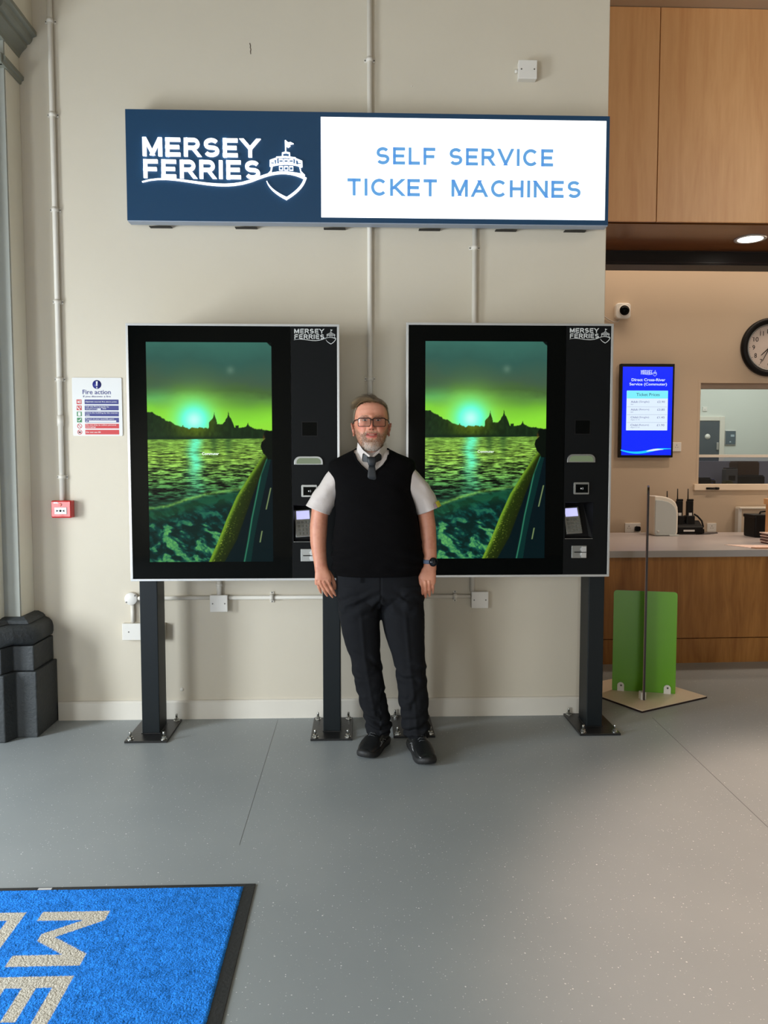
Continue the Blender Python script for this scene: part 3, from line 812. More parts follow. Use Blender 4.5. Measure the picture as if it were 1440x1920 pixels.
    foam = np.clip((sw - 0.53) * 8, 0, 1) * (0.35 + 0.9 * fbm(P(90, 90), 3, 14)) * np.interp(v, [.70, .80, .86, 1], [.1, .4, 1, .9])
    low = blend(low, (96, 172, 92), foam)
    low = blend(low, (24, 74, 40), g(v - cr - 0.03, 0.03) * 0.6)
    wat = wat * (1 - lo[:, None]) + low * lo[:, None]
    c = c * (1 - wm[:, None]) + wat * wm[:, None]
    # hull of the boat
    he = np.interp(v, [.505, .53, .60, .70, .80, .90, 1.0], [.93, .90, .815, .705, .625, .555, .475])
    hi = np.interp(v, [.505, .53, .60, .70, .80, .90, 1.0], [.98, .945, .90, .83, .765, .70, .60])
    hm = np.clip((u - he) / 0.004, 0, 1) * (v > 0.51)
    grit = noise3(P(120, 120), 5)
    hull = blend(np.tile([40., 60., 10.], (u.size, 1)), (124, 170, 44), g(u - he - 0.012, 0.022) * 0.9)
    hull = blend(hull, (22, 30, 8), np.clip((u - he) / (hi - he + 1e-6), 0, 1) * 0.85)
    hull = blend(hull, (150, 170, 60), (grit > 0.83) * np.clip(1.1 - (u - he) / (hi - he), 0, 1) * np.interp(v, [.5, .7, 1], [.1, .5, .9]))
    c = c * (1 - hm[:, None]) + hull * hm[:, None]
    dm = np.clip((u - hi) / 0.01, 0, 1) * (v > 0.51)
    dark = blend(np.tile([3., 12., 22.], (u.size, 1)), (4, 22, 26), v)
    st = np.interp(v, [.51, .60, .70, .80, .90, 1.0], [.965, .905, .868, .83, .800, .765])
    st2 = np.interp(v, [.51, .60, .70, .80, .90, 1.0], [.995, .96, .92, .88, .845, .82])
    dark = blend(dark, (8, 60, 52), ((u > st) & (u < st2)) * 0.55)
    dark = blend(dark, (60, 150, 110), g(u - st, 0.006) * 0.8)
    s3 = np.interp(v, [.66, .80, 1.0], [.985, .93, .865])
    dark = blend(dark, (170, 190, 120), g(u - s3, 0.005) * (v > .66) * (noise3(P(1, 14), 3) > .55) * 0.8)
    c = c * (1 - dm[:, None]) + dark * dm[:, None]
    # passenger silhouette
    ps = np.clip((0.035 - np.hypot((u - .965), (v - .418) * asp * .95)) / .004, 0, 1)
    bx = np.interp(v, [.43, .45, .47, .50, .52], [.95, .915, .905, .925, .96])
    ps = np.maximum(ps, ((u > bx) & (v > .435) & (v < .53)) * 1.0)
    ps = np.maximum(ps, ((u > .975) & (v > .40)) * 1.0 * (v < .53))
    c = blend(c, (6, 14, 8), ps)
    c = blend(c, (110, 60, 20), g(u - .933, .008) * g(v - .43, .012) * .6)
    # chamfered top right corner
    c = blend(c, (4, 6, 6), ((u - .965) + (0.02 - v) * asp > 0.0) * ((u + (1 - v * asp * 1.0)) > 1.965) * 0.9)
    rgba = np.ones((u.size, 4)); rgba[:, :3] = lin(np.clip(c, 0, 255))
    verts = np.stack([u * w, np.zeros_like(u), h * (1 - v)], 1)
    ii = np.arange(nx * nz).reshape(nz, nx)
    q = np.stack([ii[1:, :-1], ii[1:, 1:], ii[:-1, 1:], ii[:-1, :-1]], -1).reshape(-1, 4)
    me = bpy.data.meshes.new(name)
    me.from_pydata(verts.tolist(), [], q.tolist()); me.materials.append(M['picture']); me.update()
    a = me.color_attributes.new('picture', 'FLOAT_COLOR', 'POINT'); a.data.foreach_set('color', rgba.astype(np.float32).ravel())
    return me


PIC = picture_mesh('display', 0.640, 1.134)


def ticket_machine(label, x0, z0, Yf, posts, plates, zt):
    w = 1.090
    t = thing('ticket_machine', label, 'ticket machine', (x0, Yf, 0), 'self service ticket machines')
    X = lambda a: x0 + a
    H = zt - z0
    Z = lambda a: z0 + a * H / 1.328
    D = 0.26
    obj('cabinet', MB().box(X(0.012), X(0.845), Yf + 0.0285, Yf + D, z0 + 0.01, zt - 0.01, bevel=0.002).box(X(0.8455), X(w - 0.012), Yf + 0.10, Yf + D, z0 + 0.01, zt - 0.01)
        .box(X(w - 0.03), X(w - 0.012), Yf + 0.029, Yf + 0.0995, z0 + 0.01, zt - 0.01).box(X(0.8455), X(w - 0.0305), Yf + 0.029, Yf + 0.0995, z0 + 0.01, z0 + 0.03).box(X(0.8455), X(w - 0.0305), Yf + 0.029, Yf + 0.0995, zt - 0.03, zt - 0.01), M['kcase'], t)
    # aluminium edge frame: four mitred bars
    fr = MB(); a = 0.012
    fr.box(X(0), X(w), Yf - 0.002, Yf + 0.03, z0, z0 + a, bevel=0.001).box(X(0), X(w), Yf - 0.002, Yf + 0.03, zt - a, zt, bevel=0.001)
    fr.box(X(0), X(a), Yf - 0.002, Yf + 0.03, z0 + a, zt - a, bevel=0.001).box(X(w - a), X(w), Yf - 0.002, Yf + 0.03, z0 + a, zt - a, bevel=0.001)
    obj('edge_frame', fr, M['kframe'], t)
    dx0, dx1, dz0, dz1 = 0.100, 0.740, 0.100, 1.234
    g = MB(); b1 = 0.838
    g.box(X(a), X(dx0), Yf, Yf + 0.028, z0 + a, zt - a).box(X(dx1), X(b1), Yf, Yf + 0.028, z0 + a, zt - a)
    g.box(X(dx0), X(dx1), Yf, Yf + 0.028, z0 + a, Z(dz0)).box(X(dx0), X(dx1), Yf, Yf + 0.028, Z(dz1), zt - a)
    obj('glass_bezel', g, M['kglass'], t)
    d = bpy.data.objects.new('display', PIC); COL.objects.link(d); d.parent = t
    d.location = (dx0, 0.002, Z(dz0)); d.scale = (1, 1, H / 1.328)
    d['label'] = 'lit display showing a green sunset over a river'
    obj('display_caption', MB().text('Commuter', X(0.378), X(0.465), Z(0.657), Z(0.670), Yf + 0.0018, 0.0006, bold=0.02), mat('lit_caption', (200, 220, 200), 0.5, emit=(225, 235, 225), estr=0.9), d.parent)
    # control panel built round the keypad recess
    p = MB(); c0, c1 = b1 + 0.002, w - a
    r0, r1, s0, s1 = 0.848, 0.998, 0.205, 0.396      # recess
    p.box(X(c0), X(c1), Yf, Yf + 0.028, z0 + a, Z(s0)).box(X(c0), X(c1), Yf, Yf + 0.028, Z(s1), zt - a)
    p.box(X(c0), X(r0), Yf, Yf + 0.028, Z(s0), Z(s1)).box(X(r1), X(c1), Yf, Yf + 0.028, Z(s0), Z(s1))
    cp = obj('control_panel', p, M['kpanel'], t)
    # recess tray
    rc = MB()
    v = [(X(r0), Yf + 0.002, Z(s0)), (X(r1), Yf + 0.002, Z(s0)), (X(r1), Yf + 0.002, Z(s1)), (X(r0), Yf + 0.002, Z(s1)),
         (X(r0 + .004), Yf + 0.015, Z(s0 + .01)), (X(r1 - .018), Yf + 0.015, Z(s0 + .01)), (X(r1 - .03), Yf + 0.085, Z(s1 - .012)), (X(r0 + .004), Yf + 0.085, Z(s1 - .012))]
    rc.add(v, [(0, 1, 5, 4), (1, 2, 6, 5), (2, 3, 7, 6), (3, 0, 4, 7), (4, 5, 6, 7)])
    obj('keypad_recess', rc, M['dkplastic'], t)
    obj('recess_lip', MB().box(X(r0), X(r1), Yf - 0.003, Yf + 0.003, Z(s0 - .003), Z(s0), bevel=0.001), M['steel'], t)
    # PIN pad lying on the sloping back of the recess
    kt = thing('pin_pad', None, None, (0, 0, 0)); kt.parent = t; kt.location = (0.853 + .047, 0.014, Z(0.226)); kt.rotation_euler = (R(-20), R(-3), R(4))
    del_ = MB().box(-0.042, 0.046, -0.010, 0.010, 0, 0.150, bevel=0.003)
    obj('pin_pad_body', del_, M['steel'], kt, local=True)
    obj('pin_pad_screen', MB().box(-0.033, 0.036, -0.0115, -0.0095, 0.096, 0.142), M['halfgloss'], kt, local=True)
    for r_ in range(4):
        for c_ in range(4):
            xx = -0.030 + c_ * 0.018
            obj('key', MB().box(xx, xx + (0.020 if c_ == 3 else 0.013), -0.0135, -0.009, 0.012 + r_ * 0.020, 0.025 + r_ * 0.020, bevel=0.0015), mat_key, kt, local=True)
    # logo on the panel
    emblem(t, M['logo'], X(0.857), Z(1.305), 0.216, Yf, 0.0012)
    # camera window, ticket tray, contactless reader, card slot
    cw = obj('scanner_window', MB().box(X(0.896), X(0.972), Yf - 0.0015, Yf + 0.001, Z(0.757), Z(0.826)), M['kglass'], t)
    obj('window_frame', MB().box(X(0.892), X(0.976), Yf - 0.001, Yf + 0.0005, Z(0.753), Z(0.830)), M['dkplastic'], t)
    def arch(x0_, x1_, za, zb, r_):
        p_ = [(x1_, za)]
        for k in range(7):
            q = R(90 * k / 6); p_.append((x1_ - r_ + r_ * math.cos(q), zb - r_ + r_ * math.sin(q)))
        for k in range(7):
            q = R(90 + 90 * k / 6); p_.append((x0_ + r_ + r_ * math.cos(q), zb - r_ + r_ * math.sin(q)))
        return p_ + [(x0_, za)]
    tr = obj('ticket_tray', MB().prism(arch(X(0.853), X(1.003), Z(0.606), Z(0.650), 0.03), Yf - 0.008, Yf + 0.001, bevel=0.0015), M['steel'], t)
    obj('tray_light', MB().prism(arch(X(0.866), X(0.992), Z(0.611), Z(0.641), 0.022), Yf - 0.0098, Yf - 0.0075), M['traylit'], tr)
    cr = obj('card_reader', MB().prism(rrect(X(0.890), X(0.972), Z(0.438), Z(0.502), 0.005), Yf - 0.008, Yf + 0.001, bevel=0.001), M['steel'], t)
    obj('reader_window', MB().box(X(0.900), X(0.966), Yf - 0.0095, Yf - 0.0075, Z(0.447), Z(0.491)), M['kglass'], cr)
    obj('contactless_symbol', MB().disc_lathe([(0.004, 0), (0.004, -0.0008)], (X(0.929), Yf - 0.0095, Z(0.469)), n=10)
        .ribbon([(X(0.937), Z(0.463)), (X(0.939), Z(0.469)), (X(0.937), Z(0.475))], 0.0018, Yf - 0.0103, Yf - 0.0094), M['logo'], cr)
    cs = obj('card_slot', MB().box(X(0.884), X(0.965), Yf - 0.006, Yf + 0.001, Z(0.100), Z(0.167), bevel=0.002), M['steel'], t)
    obj('slot_guide', MB().prism([(X(0.936), Z(0.104)), (X(0.961), Z(0.104)), (X(0.961), Z(0.163)), (X(0.940), Z(0.163)), (X(0.930), Z(0.148)), (X(0.936), Z(0.134)), (X(0.930), Z(0.118))], Yf - 0.016, Yf - 0.005, bevel=0.001), M['kframe'], cs)
    obj('slot_opening', MB().box(X(0.897), X(0.960), Yf - 0.0165, Yf - 0.006, Z(0.130), Z(0.134)), M['black'], cs)
    # posts
    for (pa, pb), (qa, qb) in zip(posts, plates):
        y0 = Yf + 0.105; y1 = Yf + 0.258
        ps = obj('post', MB().box(pa, pb, y0, y1, 0.012, z0 + 0.004, bevel=0.004), M['post'], t)
        obj('base_plate', MB().box(qa, qb, Yf - 0.012, Yf + 0.335, 0.0, 0.011, bevel=0.0015), M['plate'], ps)
        obj('weld', MB().box(pa - 0.004, pb + 0.004, y0 - 0.004, y1 + 0.004, 0.010, 0.014, bevel=0.001), M['plate'], ps)
        for bx in (qa + 0.024, qb - 0.024):
            for by in (Yf + 0.016, Yf + 0.306):
                bm_ = MB().disc_lathe([(0.017, 0.011), (0.017, 0.0135)], (bx, by, 0), 'z', 18, smooth=False)
                bm_.disc_lathe([(0.0125, 0.0135), (0.0125, 0.025), (0.011, 0.027)], (bx, by, 0), 'z', 6, smooth=False)
                bm_.disc_lathe([(0.0062, 0.025), (0.0062, 0.048), (0.0050, 0.051)], (bx, by, 0), 'z', 12)
                obj('bolt', bm_, M['bolt'], ps)
    return t


mat_key = mat('grey_keys', (92, 92, 84), 0.5)
ticket_machine('black ticket machine nearer the fire notice, showing the river sunset', -1.187, 0.858, 4.02, [(-1.174, -1.079), (-0.195, -0.100)], [(-1.236, -1.012), (-0.258, -0.036)], 2.186)
ticket_machine('black ticket machine nearer the counter, showing the river sunset', 0.251, 0.866, 4.05, [(0.258, 0.352), (1.264, 1.352)], [(0.185, 0.410), (1.196, 1.418)], 2.203)

# ------------------------------------------------------------------ right-hand area: timber fascia, soffit, beam
FZ0, FZ1 = 3.213, 4.700
tf = thing('trim_3', None, None, (3.0, 5.6, FZ0), kind='structure')
for a, b in ((1.0, 2.148), (2.154, 3.302), (3.308, 4.456), (4.462, 5.61)):
    obj('veneer_panel', MB().box(a, b, 5.60, 5.62, FZ0, FZ1, bevel=0.0015), M['fascia'], tf)
obj('backing', MB().box(1.0, 7.8, 5.621, 5.66, FZ0 + 0.01, FZ1 - 0.01), M['beam'], tf)
structure('wall_upper', MB().box(1.0, 7.8, 5.50, 6.8, FZ1 + 0.004, 5.39).box(1.0, 7.8, 5.42, 5.5, FZ1 + 0.06, FZ1 + 0.075), M['office'])
structure('trim_4', MB().box(1.0, 7.8, 5.662, 6.35, FZ0, FZ0 + 0.03), M['soffit'])
tb = thing('trim_5', None, None, (3.0, 6.35, 3.1), kind='structure')
obj('black_beam', MB().box(1.0, 7.8, 6.355, 6.55, 3.100, 3.5), M['beam'], tb)
obj('beam_ledge', MB().box(1.0, 7.8, 6.345, 6.355, 3.112, 3.122).box(1.0, 7.8, 6.343, 6.355, 3.205, 3.212), mat('beam_edge', (40, 32, 32), 0.4), tb)


def downlight(label, x, y):
    t = thing('downlight', label, 'light', (x, y, FZ0), 'recessed downlights in the timber soffit')
    obj('trim_ring', MB().disc_lathe([(0.118, FZ0 + 0.001), (0.118, FZ0 - 0.006), (0.096, FZ0 - 0.006), (0.093, FZ0 + 0.001)], (x, y, 0), 'z', 36), M['kframe'], t)
    obj('lens', MB().disc_lathe([(0.092, FZ0 - 0.003), (0.092, FZ0 - 0.005)], (x, y, 0), 'z', 32), M['lamp'], t)
    l = bpy.data.lights.new('downlight_lamp', 'AREA'); l.shape = 'DISK'; l.size = 0.18; l.energy = 8; l.spread = R(110); l.color = (1.0, 0.80, 0.64)
    o = bpy.data.objects.new('downlight_lamp', l); o.location = (x, y, FZ0 - 0.02); COL.objects.link(o)


downlight('round recessed downlight glowing in the timber soffit', 3.046, 5.998)
downlight('recessed downlight next along the timber soffit from the lit one over the clock', 4.6, 5.998)
downlight('recessed downlight farthest along the timber soffit', 6.2, 5.998)

# office wall with the hatch window
OY = 7.20
wx0, wx1, wz0, wz1 = 3.205, 5.30, 1.262, 2.248
structure('wall_office', MB().box(1.0, wx0, OY, OY + 0.16, 0, 5.39).box(wx1, 7.8, OY, OY + 0.16, 0, 5.39).box(wx0, wx1, OY, OY + 0.16, 0, wz0).box(wx0, wx1, OY, OY + 0.16, wz1, 5.39), M['office'])
structure('wall_side', MB().box(1.0, 1.30, WY + 0.35, OY, 0, 5.39), M['office'])
w1 = thing('window_1', None, None, (wx0, OY, wz0), kind='structure')
obj('window_lining', MB().box(wx0 - 0.004, wx0 + 0.018, OY - 0.002, OY + 0.16, wz0, wz1 + 0.004).box(wx0 + 0.018, wx1, OY - 0.002, OY + 0.16, wz1 - 0.02, wz1 + 0.004), M['office'], w1)
obj('window_sill', MB().box(wx0 - 0.03, wx1, OY - 0.03, OY + 0.10, 1.218, 1.276, bevel=0.004), M['baseboardw'], w1)
obj('window_frame', MB().box(wx0 + 0.018, wx0 + 0.035, OY + 0.09, OY + 0.12, 1.276, wz1 - 0.02).box(wx0 + 0.018, wx1, OY + 0.085, OY + 0.125, 1.530, 1.556, bevel=0.002), M['skirting'], w1)
obj('glass_pane', MB().box(wx0 + 0.035, wx1, OY + 0.102, OY + 0.108, 1.556, wz1 - 0.02), M['glass'], w1)
obj('smoked_pane', MB().box(wx0 + 0.035, wx1, OY + 0.102, OY + 0.108, 1.276, 1.530), M['smoked'], w1)
obj('blind_header', MB().box(wx0 + 0.018, wx1, OY + 0.03, OY + 0.09, 2.178, wz1 - 0.02, bevel=0.002), mat('taupe_header', (150, 132, 116), 0.6), w1)
t = thing('marker_pen', 'thick black marker pen lying on the window sill', 'pen', (3.33, OY - 0.03, 1.247))
obj('pen_barrel', MB().tube([(3.285, OY - 0.041, 1.236), (3.375, OY - 0.041, 1.236)], 0.010, 12), M['black'], t)
obj('pen_cap', MB().tube([(3.37, OY - 0.041, 1.236), (3.405, OY - 0.041, 1.236)], 0.0115, 12), M['black'], t)

# the office behind the hatch
structure('wall_far', MB().box(1.0, 7.8, 10.5, 10.7, 0, 5.39), M['farwall'])
structure('wall_partition', MB().box(1.0, 2.9, OY + 0.16, 10.5, 0, 5.39), M['farwall'])
structure('baseboard_far', MB().box(2.9, 7.8, 10.485, 10.5, 0, 0.1), M['skirting'])
d1 = thing('door_1', None, None, (4.55, 10.5, 0), kind='structure')
obj('door_leaf', MB().box(4.12, 4.965, 10.47, 10.498, 0.01, 2.055, bevel=0.002), M['doorgrey'], d1)
obj('door_frame', MB().box(4.965, 5.035, 10.462, 10.50, 0, 2.115, bevel=0.003).box(4.05, 4.965, 10.462, 10.50, 2.058, 2.115, bevel=0.003).box(4.05, 4.12, 10.462, 10.50, 0, 2.058), M['skirting'], d1)
obj('door_sign', MB().disc_lathe([(0.038, 0), (0.038, -0.004)], (4.80, 10.47, 1.84), n=20), M['white'], d1)
obj('door_handle', MB().box(4.925, 4.955, 10.455, 10.47, 1.66, 1.76, bevel=0.003), M['kframe'], d1)
t = thing('wall_notice', 'small framed blue-grey notice on the office wall beside the door', 'notice', (5.13, 10.5, 1.73))
obj('notice_frame', MB().box(5.052, 5.205, 10.485, 10.5, 1.725, 1.925, bevel=0.002), M['kframe'], t)
obj('notice_print', MB().box(5.06, 5.197, 10.482, 10.486, 1.735, 1.917), mat('slate_blue_print', (84, 100, 110), 0.4), t)
obj('notice_mark', MB().box(5.13, 5.18, 10.480, 10.483, 1.84, 1.87).disc_lathe([(0.012, 0), (0.012, -0.002)], (5.125, 10.482, 1.765), n=10), mat('pale_blue_print', (170, 186, 196), 0.4), t)
t = thing('wall_switch', 'small white switch above the grey office door', 'switch', (4.76, 10.5, 2.20))
obj('switch_plate', MB().box(4.735, 4.795, 10.49, 10.5, 2.19, 2.25, bevel=0.002), M['white'], t)
obj('rocker', MB().box(4.758, 4.775, 10.487, 10.491, 2.208, 2.232, bevel=0.001), M['white'], t)
# desk with its screen panels and clutter, seen through the smoked pane
t = thing('office_desk', 'high grey desk seen through the smoked lower hatch pane', 'desk', (4.2, 8.2, 0))
obj('desk_top', MB().box(3.2, 4.95, 7.70, 8.75, 1.20, 1.235, bevel=0.003), M['worktop'], t)
for x in (3.22, 4.88): obj('leg', MB().box(x, x + 0.05, 7.75, 8.7, 0, 1.20, bevel=0.003), M['dkplastic'], t)
t = thing('desk_screen', 'blue-grey felt screen standing behind the office desk', 'screen', (4.07, 8.78, 0))
obj('desk_panel', MB().box(3.2, 4.95, 8.76, 8.79, 0.0, 1.50, bevel=0.003), mat('blue_grey_felt', (150, 152, 166), 0.9), t)
obj('panel_foot', MB().box(3.4, 3.45, 8.76, 8.95, 0.0, 0.03).box(4.7, 4.75, 8.76, 8.95, 0.0, 0.03), M['dkplastic'], t)
t = thing('office_chair', 'office chair with an olive fabric back beyond the desk', 'chair', (4.13, 9.1, 0))
obj('backrest', MB().prism(rrect(3.98, 4.36, 1.10, 1.50, 0.11), 9.00, 9.05, bevel=0.012), M['olive'], t)
obj('seat', MB().prism([(3.98, 8.9), (4.36, 8.9), (4.36, 9.35), (3.98, 9.35)], 0.62, 0.70, 'z', bevel=0.02), M['olive'], t)
obj('back_support', MB().tube([(4.17, 9.07, 0.66), (4.17, 9.10, 0.9), (4.17, 9.06, 1.2)], 0.02, 10), M['dkplastic'], t)
obj('gas_lift', MB().tube([(4.17, 9.12, 0.05), (4.17, 9.12, 0.62)], 0.025, 12), M['dkplastic'], t)
cb = MB()
for k in range(5):
    a = 2 * math.pi * k / 5; cb.tube([(4.17, 9.12, 0.09), (4.17 + 0.28 * math.cos(a), 9.12 + 0.28 * math.sin(a), 0.05)], [0.022, 0.014], 8)
obj('castor_base', cb, M['dkplastic'], t)


def clutter(name, label, cat, x0, x1, y0, y1, h, m, z=1.235, lid=None):
    t = thing(name, label, cat, ((x0 + x1) / 2, (y0 + y1) / 2, z))
    obj('body', MB().box(x0, x1, y0, y1, z, z + h, bevel=0.008), m, t)
    if lid: obj(lid[0], MB().box(x0 + 0.01, x1 - 0.01, y0 + 0.01, y1 - 0.01, z + h, z + h + 0.012, bevel=0.003).box(x0 + 0.03, x1 - 0.03, y0 - 0.003, y0 + 0.001, z + h * 0.3, z + h * 0.6), lid[1], t)


clutter('desk_phone', 'black desk telephone at the hatch end of the office desk', 'telephone', 3.50, 3.68, 7.90, 8.10, 0.08, M['dkplastic'], lid=('handset', M['black']))
clutter('storage_tub', 'small olive green tub on the office desk', 'tub', 3.78, 3.86, 7.80, 7.90, 0.05, M['olive'], lid=('tub_lid', M['olive']))
clutter('card_terminal', 'upright grey card terminal on the office desk', 'terminal', 3.90, 4.03, 8.05, 8.15, 0.18, mat('grey_plastic', (92, 92, 94), 0.5), lid=('terminal_screen', M['black']))
clutter('cardboard_box', 'brown cardboard box on top of the black printer', 'box', 4.10, 4.34, 8.2, 8.4, 0.14, M['brown'], z=1.345, lid=('box_flap', M['brown']))
clutter('desk_printer', 'squat black printer on the office desk under a brown box', 'printer', 4.06, 4.36, 8.12, 8.42, 0.10, M['dkplastic'], lid=('paper_slot', M['black']))
clutter('document_tray', 'black document tray beside the desk telephone', 'tray', 3.69, 3.77, 8.0, 8.28, 0.06, M['black'], lid=('papers', M['navy']))

# wall items on the beige wall
t = thing('security_camera', 'small white square dome camera on the beige wall', 'camera', (2.45, OY, 2.88))
obj('housing', MB().prism(rrect(2.385, 2.525, 2.812, 2.955, 0.03), OY - 0.055, OY, bevel=0.008), M['white'], t)
obj('dome', MB().disc_lathe([(0.048, -0.05), (0.046, -0.068), (0.038, -0.083), (0.022, -0.093), (0.004, -0.097)], (2.462, OY, 2.885), n=28), M['kglass'], t)
obj('dome_ring', MB().disc_lathe([(0.052, -0.05), (0.052, -0.062), (0.048, -0.064)], (2.462, OY, 2.885), n=28), M['white'], t)
obj('cable', MB().tube([(2.44, OY - 0.01, 2.815), (2.42, OY - 0.012, 2.79), (2.38, OY - 0.012, 2.785), (2.33, OY - 0.012, 2.81), (2.26, OY - 0.012, 2.86), (2.20, OY - 0.012, 2.87)], 0.005, 8), M['cord'], t)

t = thing('wall_clock', 'large round wall clock with a black rim and arabic numerals', 'clock', (3.862, OY, 2.559))
cx, cz = 3.862, 2.559
n = 64
def ring_mesh(prof):
    v = []; f = []
    for (r_, h_) in prof:
        for k in range(n):
            a = 2 * math.pi * k / n; v.append((cx + r_ * math.cos(a), OY + h_, cz + r_ * math.sin(a)))
    m_ = len(prof)
    for i in range(m_):
        for k in range(n):
            f.append((i * n + k, i * n + (k + 1) % n, ((i + 1) % m_) * n + (k + 1) % n, ((i + 1) % m_) * n + k))
    return MB().add(v, f, True)
obj('rim', ring_mesh([(0.270, 0), (0.272, -0.03), (0.262, -0.048), (0.240, -0.052), (0.222, -0.040), (0.214, -0.02), (0.214, 0)]), M['black'], t)
obj('bezel_ring', ring_mesh([(0.218, -0.012), (0.218, -0.036), (0.208, -0.036), (0.200, -0.016), (0.200, -0.012)]), M['steel'], t)
dial = obj('dial', MB().disc_lathe([(0.214, 0), (0.214, -0.014)], (cx, OY, cz), n=48, smooth=False), M['clockface'], t)
nm = MB()
for h_ in range(1, 13):
    a = R(90 - 30 * h_); x = cx + 0.150 * math.cos(a); z = cz + 0.150 * math.sin(a); s_ = str(h_)
    wd = 0.024 * len(s_) if s_ != '11' else 0.034
    nm.text(s_, x - wd / 2, x + wd / 2, z - 0.021, z + 0.021, OY - 0.014, 0.001, bold=0.0)
obj('numerals', nm, M['black'], dial)
tk = MB()
for k in range(60):
    a = R(6 * k); L = 0.010 if k % 5 == 0 else 0.004; wd = 0.004 if k % 5 == 0 else 0.002
    tk.ribbon([(cx + 0.192 * math.cos(a), cz + 0.192 * math.sin(a)), (cx + (0.192 - L) * math.cos(a), cz + (0.192 - L) * math.sin(a))], wd, OY - 0.015, OY - 0.014)
obj('minute_marks', tk, M['black'], dial)
for nm_, ang, L, wd in (('hour_hand', 227, 0.112, 0.010), ('minute_hand', 207, 0.150, 0.007)):
    a = R(90 - ang); obj(nm_, MB().ribbon([(cx - 0.02 * math.cos(a), cz - 0.02 * math.sin(a)), (cx + L * 0.9 * math.cos(a), cz + L * 0.9 * math.sin(a)), (cx + L * math.cos(a), cz + L * math.sin(a))], [wd, wd * 0.7, 0.002], OY - 0.020, OY - 0.018), M['black'], t)
obj('hub', MB().disc_lathe([(0.009, -0.014), (0.009, -0.023)], (cx, OY, cz), n=16), M['black'], t)

# ticket price screen
t = thing('price_display', 'portrait wall screen with a blue ticket price table', 'screen', (2.68, OY, 1.527))
px0, px1, pz0, pz1, PY = 2.436, 2.944, 1.527, 2.396, OY - 0.07
obj('screen_housing', MB().box(px0, px1, PY, OY - 0.02, pz0, pz1, bevel=0.004), M['dkplastic'], t)
obj('wall_bracket', MB().box(px0 + 0.15, px1 - 0.15, OY - 0.02, OY, pz0 + 0.3, pz1 - 0.3), M['dkplastic'], t)
a0, a1, b0, b1 = px0 + 0.019, px1 - 0.019, pz0 + 0.022, pz1 - 0.028
dsp = obj('lit_panel', MB().box(a0, a1, PY - 0.0015, PY + 0.001, b0, b1), M['tvblue'], t)
W_ = a1 - a0; H_ = b1 - b0
U = lambda u: a0 + (u - 215) / (1095 - 215) * W_
V = lambda v: b1 - (v - 190) / (1760 - 190) * H_
Y1 = PY - 0.0015
emblem(t, M['tvwhite'], U(530), V(250), (815 - 530) / 880 * W_, Y1, 0.0006)
obj('heading', MB().text('Direct Cross-River', U(370), U(965), V(445), V(395), Y1, 0.0006, bold=0.03).text('Service (Commuter)', U(335), U(995), V(535), V(473), Y1, 0.0006, bold=0.03), M['tvwhite'], t)
pt = obj('price_table', MB().prism(rrect(U(290), U(1018), V(1318), V(612), 0.004), Y1 - 0.0005, Y1), M['tvwhite'], t)
obj('table_header', MB().box(U(292), U(1018), Y1 - 0.0010, Y1 - 0.0004, V(752), V(614)), M['tvcyan'], pt)
obj('header_text', MB().text('Ticket Prices', U(460), U(870), V(708), V(655), Y1 - 0.001, 0.0005, bold=0.01), M['tvdark'], pt)
rows = MB(); rl = MB()
for i, (n1, n2, n3, pr_) in enumerate([('Adult', '(Single)', '16+', '£2.90'), ('Adult', '(Return)', '16+', '£3.80'), ('Child', '(Single)', 'Ages 5-15', '£1.45'), ('Child', '(Return)', 'Ages 5-15', '£1.90')]):
    v0 = 792 + i * 138
    rows.text(n1, U(366), U(490), V(v0 + 36), V(v0), Y1 - 0.0006, 0.0005, bold=0.02)
    rows.text(n2, U(508), U(690), V(v0 + 40), V(v0), Y1 - 0.0006, 0.0005)
    rows.text(n3, U(366), U(415 if i < 2 else 525), V(v0 + 74), V(v0 + 52), Y1 - 0.0006, 0.0005)
    rows.text(pr_, U(832), U(965), V(v0 + 36), V(v0), Y1 - 0.0006, 0.0005, bold=0.01)
    if i: rl.box(U(300), U(1008), Y1 - 0.0009, Y1 - 0.0005, V(v0 - 28), V(v0 - 31))
obj('price_rows', rows, M['tvtext'], pt)
obj('row_lines', rl, M['tvtext'], pt)
sw = bez((203, 1668), (420, 1740), (560, 1720), (760, 1675), 16) + bez((760, 1675), (880, 1645), (980, 1645), (1092, 1645), 12)[1:]
obj('swoosh', MB().ribbon([(U(a), V(b)) for a, b in sw], [0.006 + 0.016 * math.sin(math.pi * min(1, (i + 2) / len(sw))) for i in range(len(sw))], Y1 - 0.0006, Y1), M['tvswoosh'], t)
obj('swoosh_highlight', MB().ribbon([(U(a), V(b)) for a, b in bez((660, 1690), (760, 1665), (850, 1655), (960, 1660), 10)], [0.004, .010, .014, .016, .018, .018, .015, .011, .007, .002], Y1 - 0.0009, Y1 - 0.0006), M['tvwhite'], t)


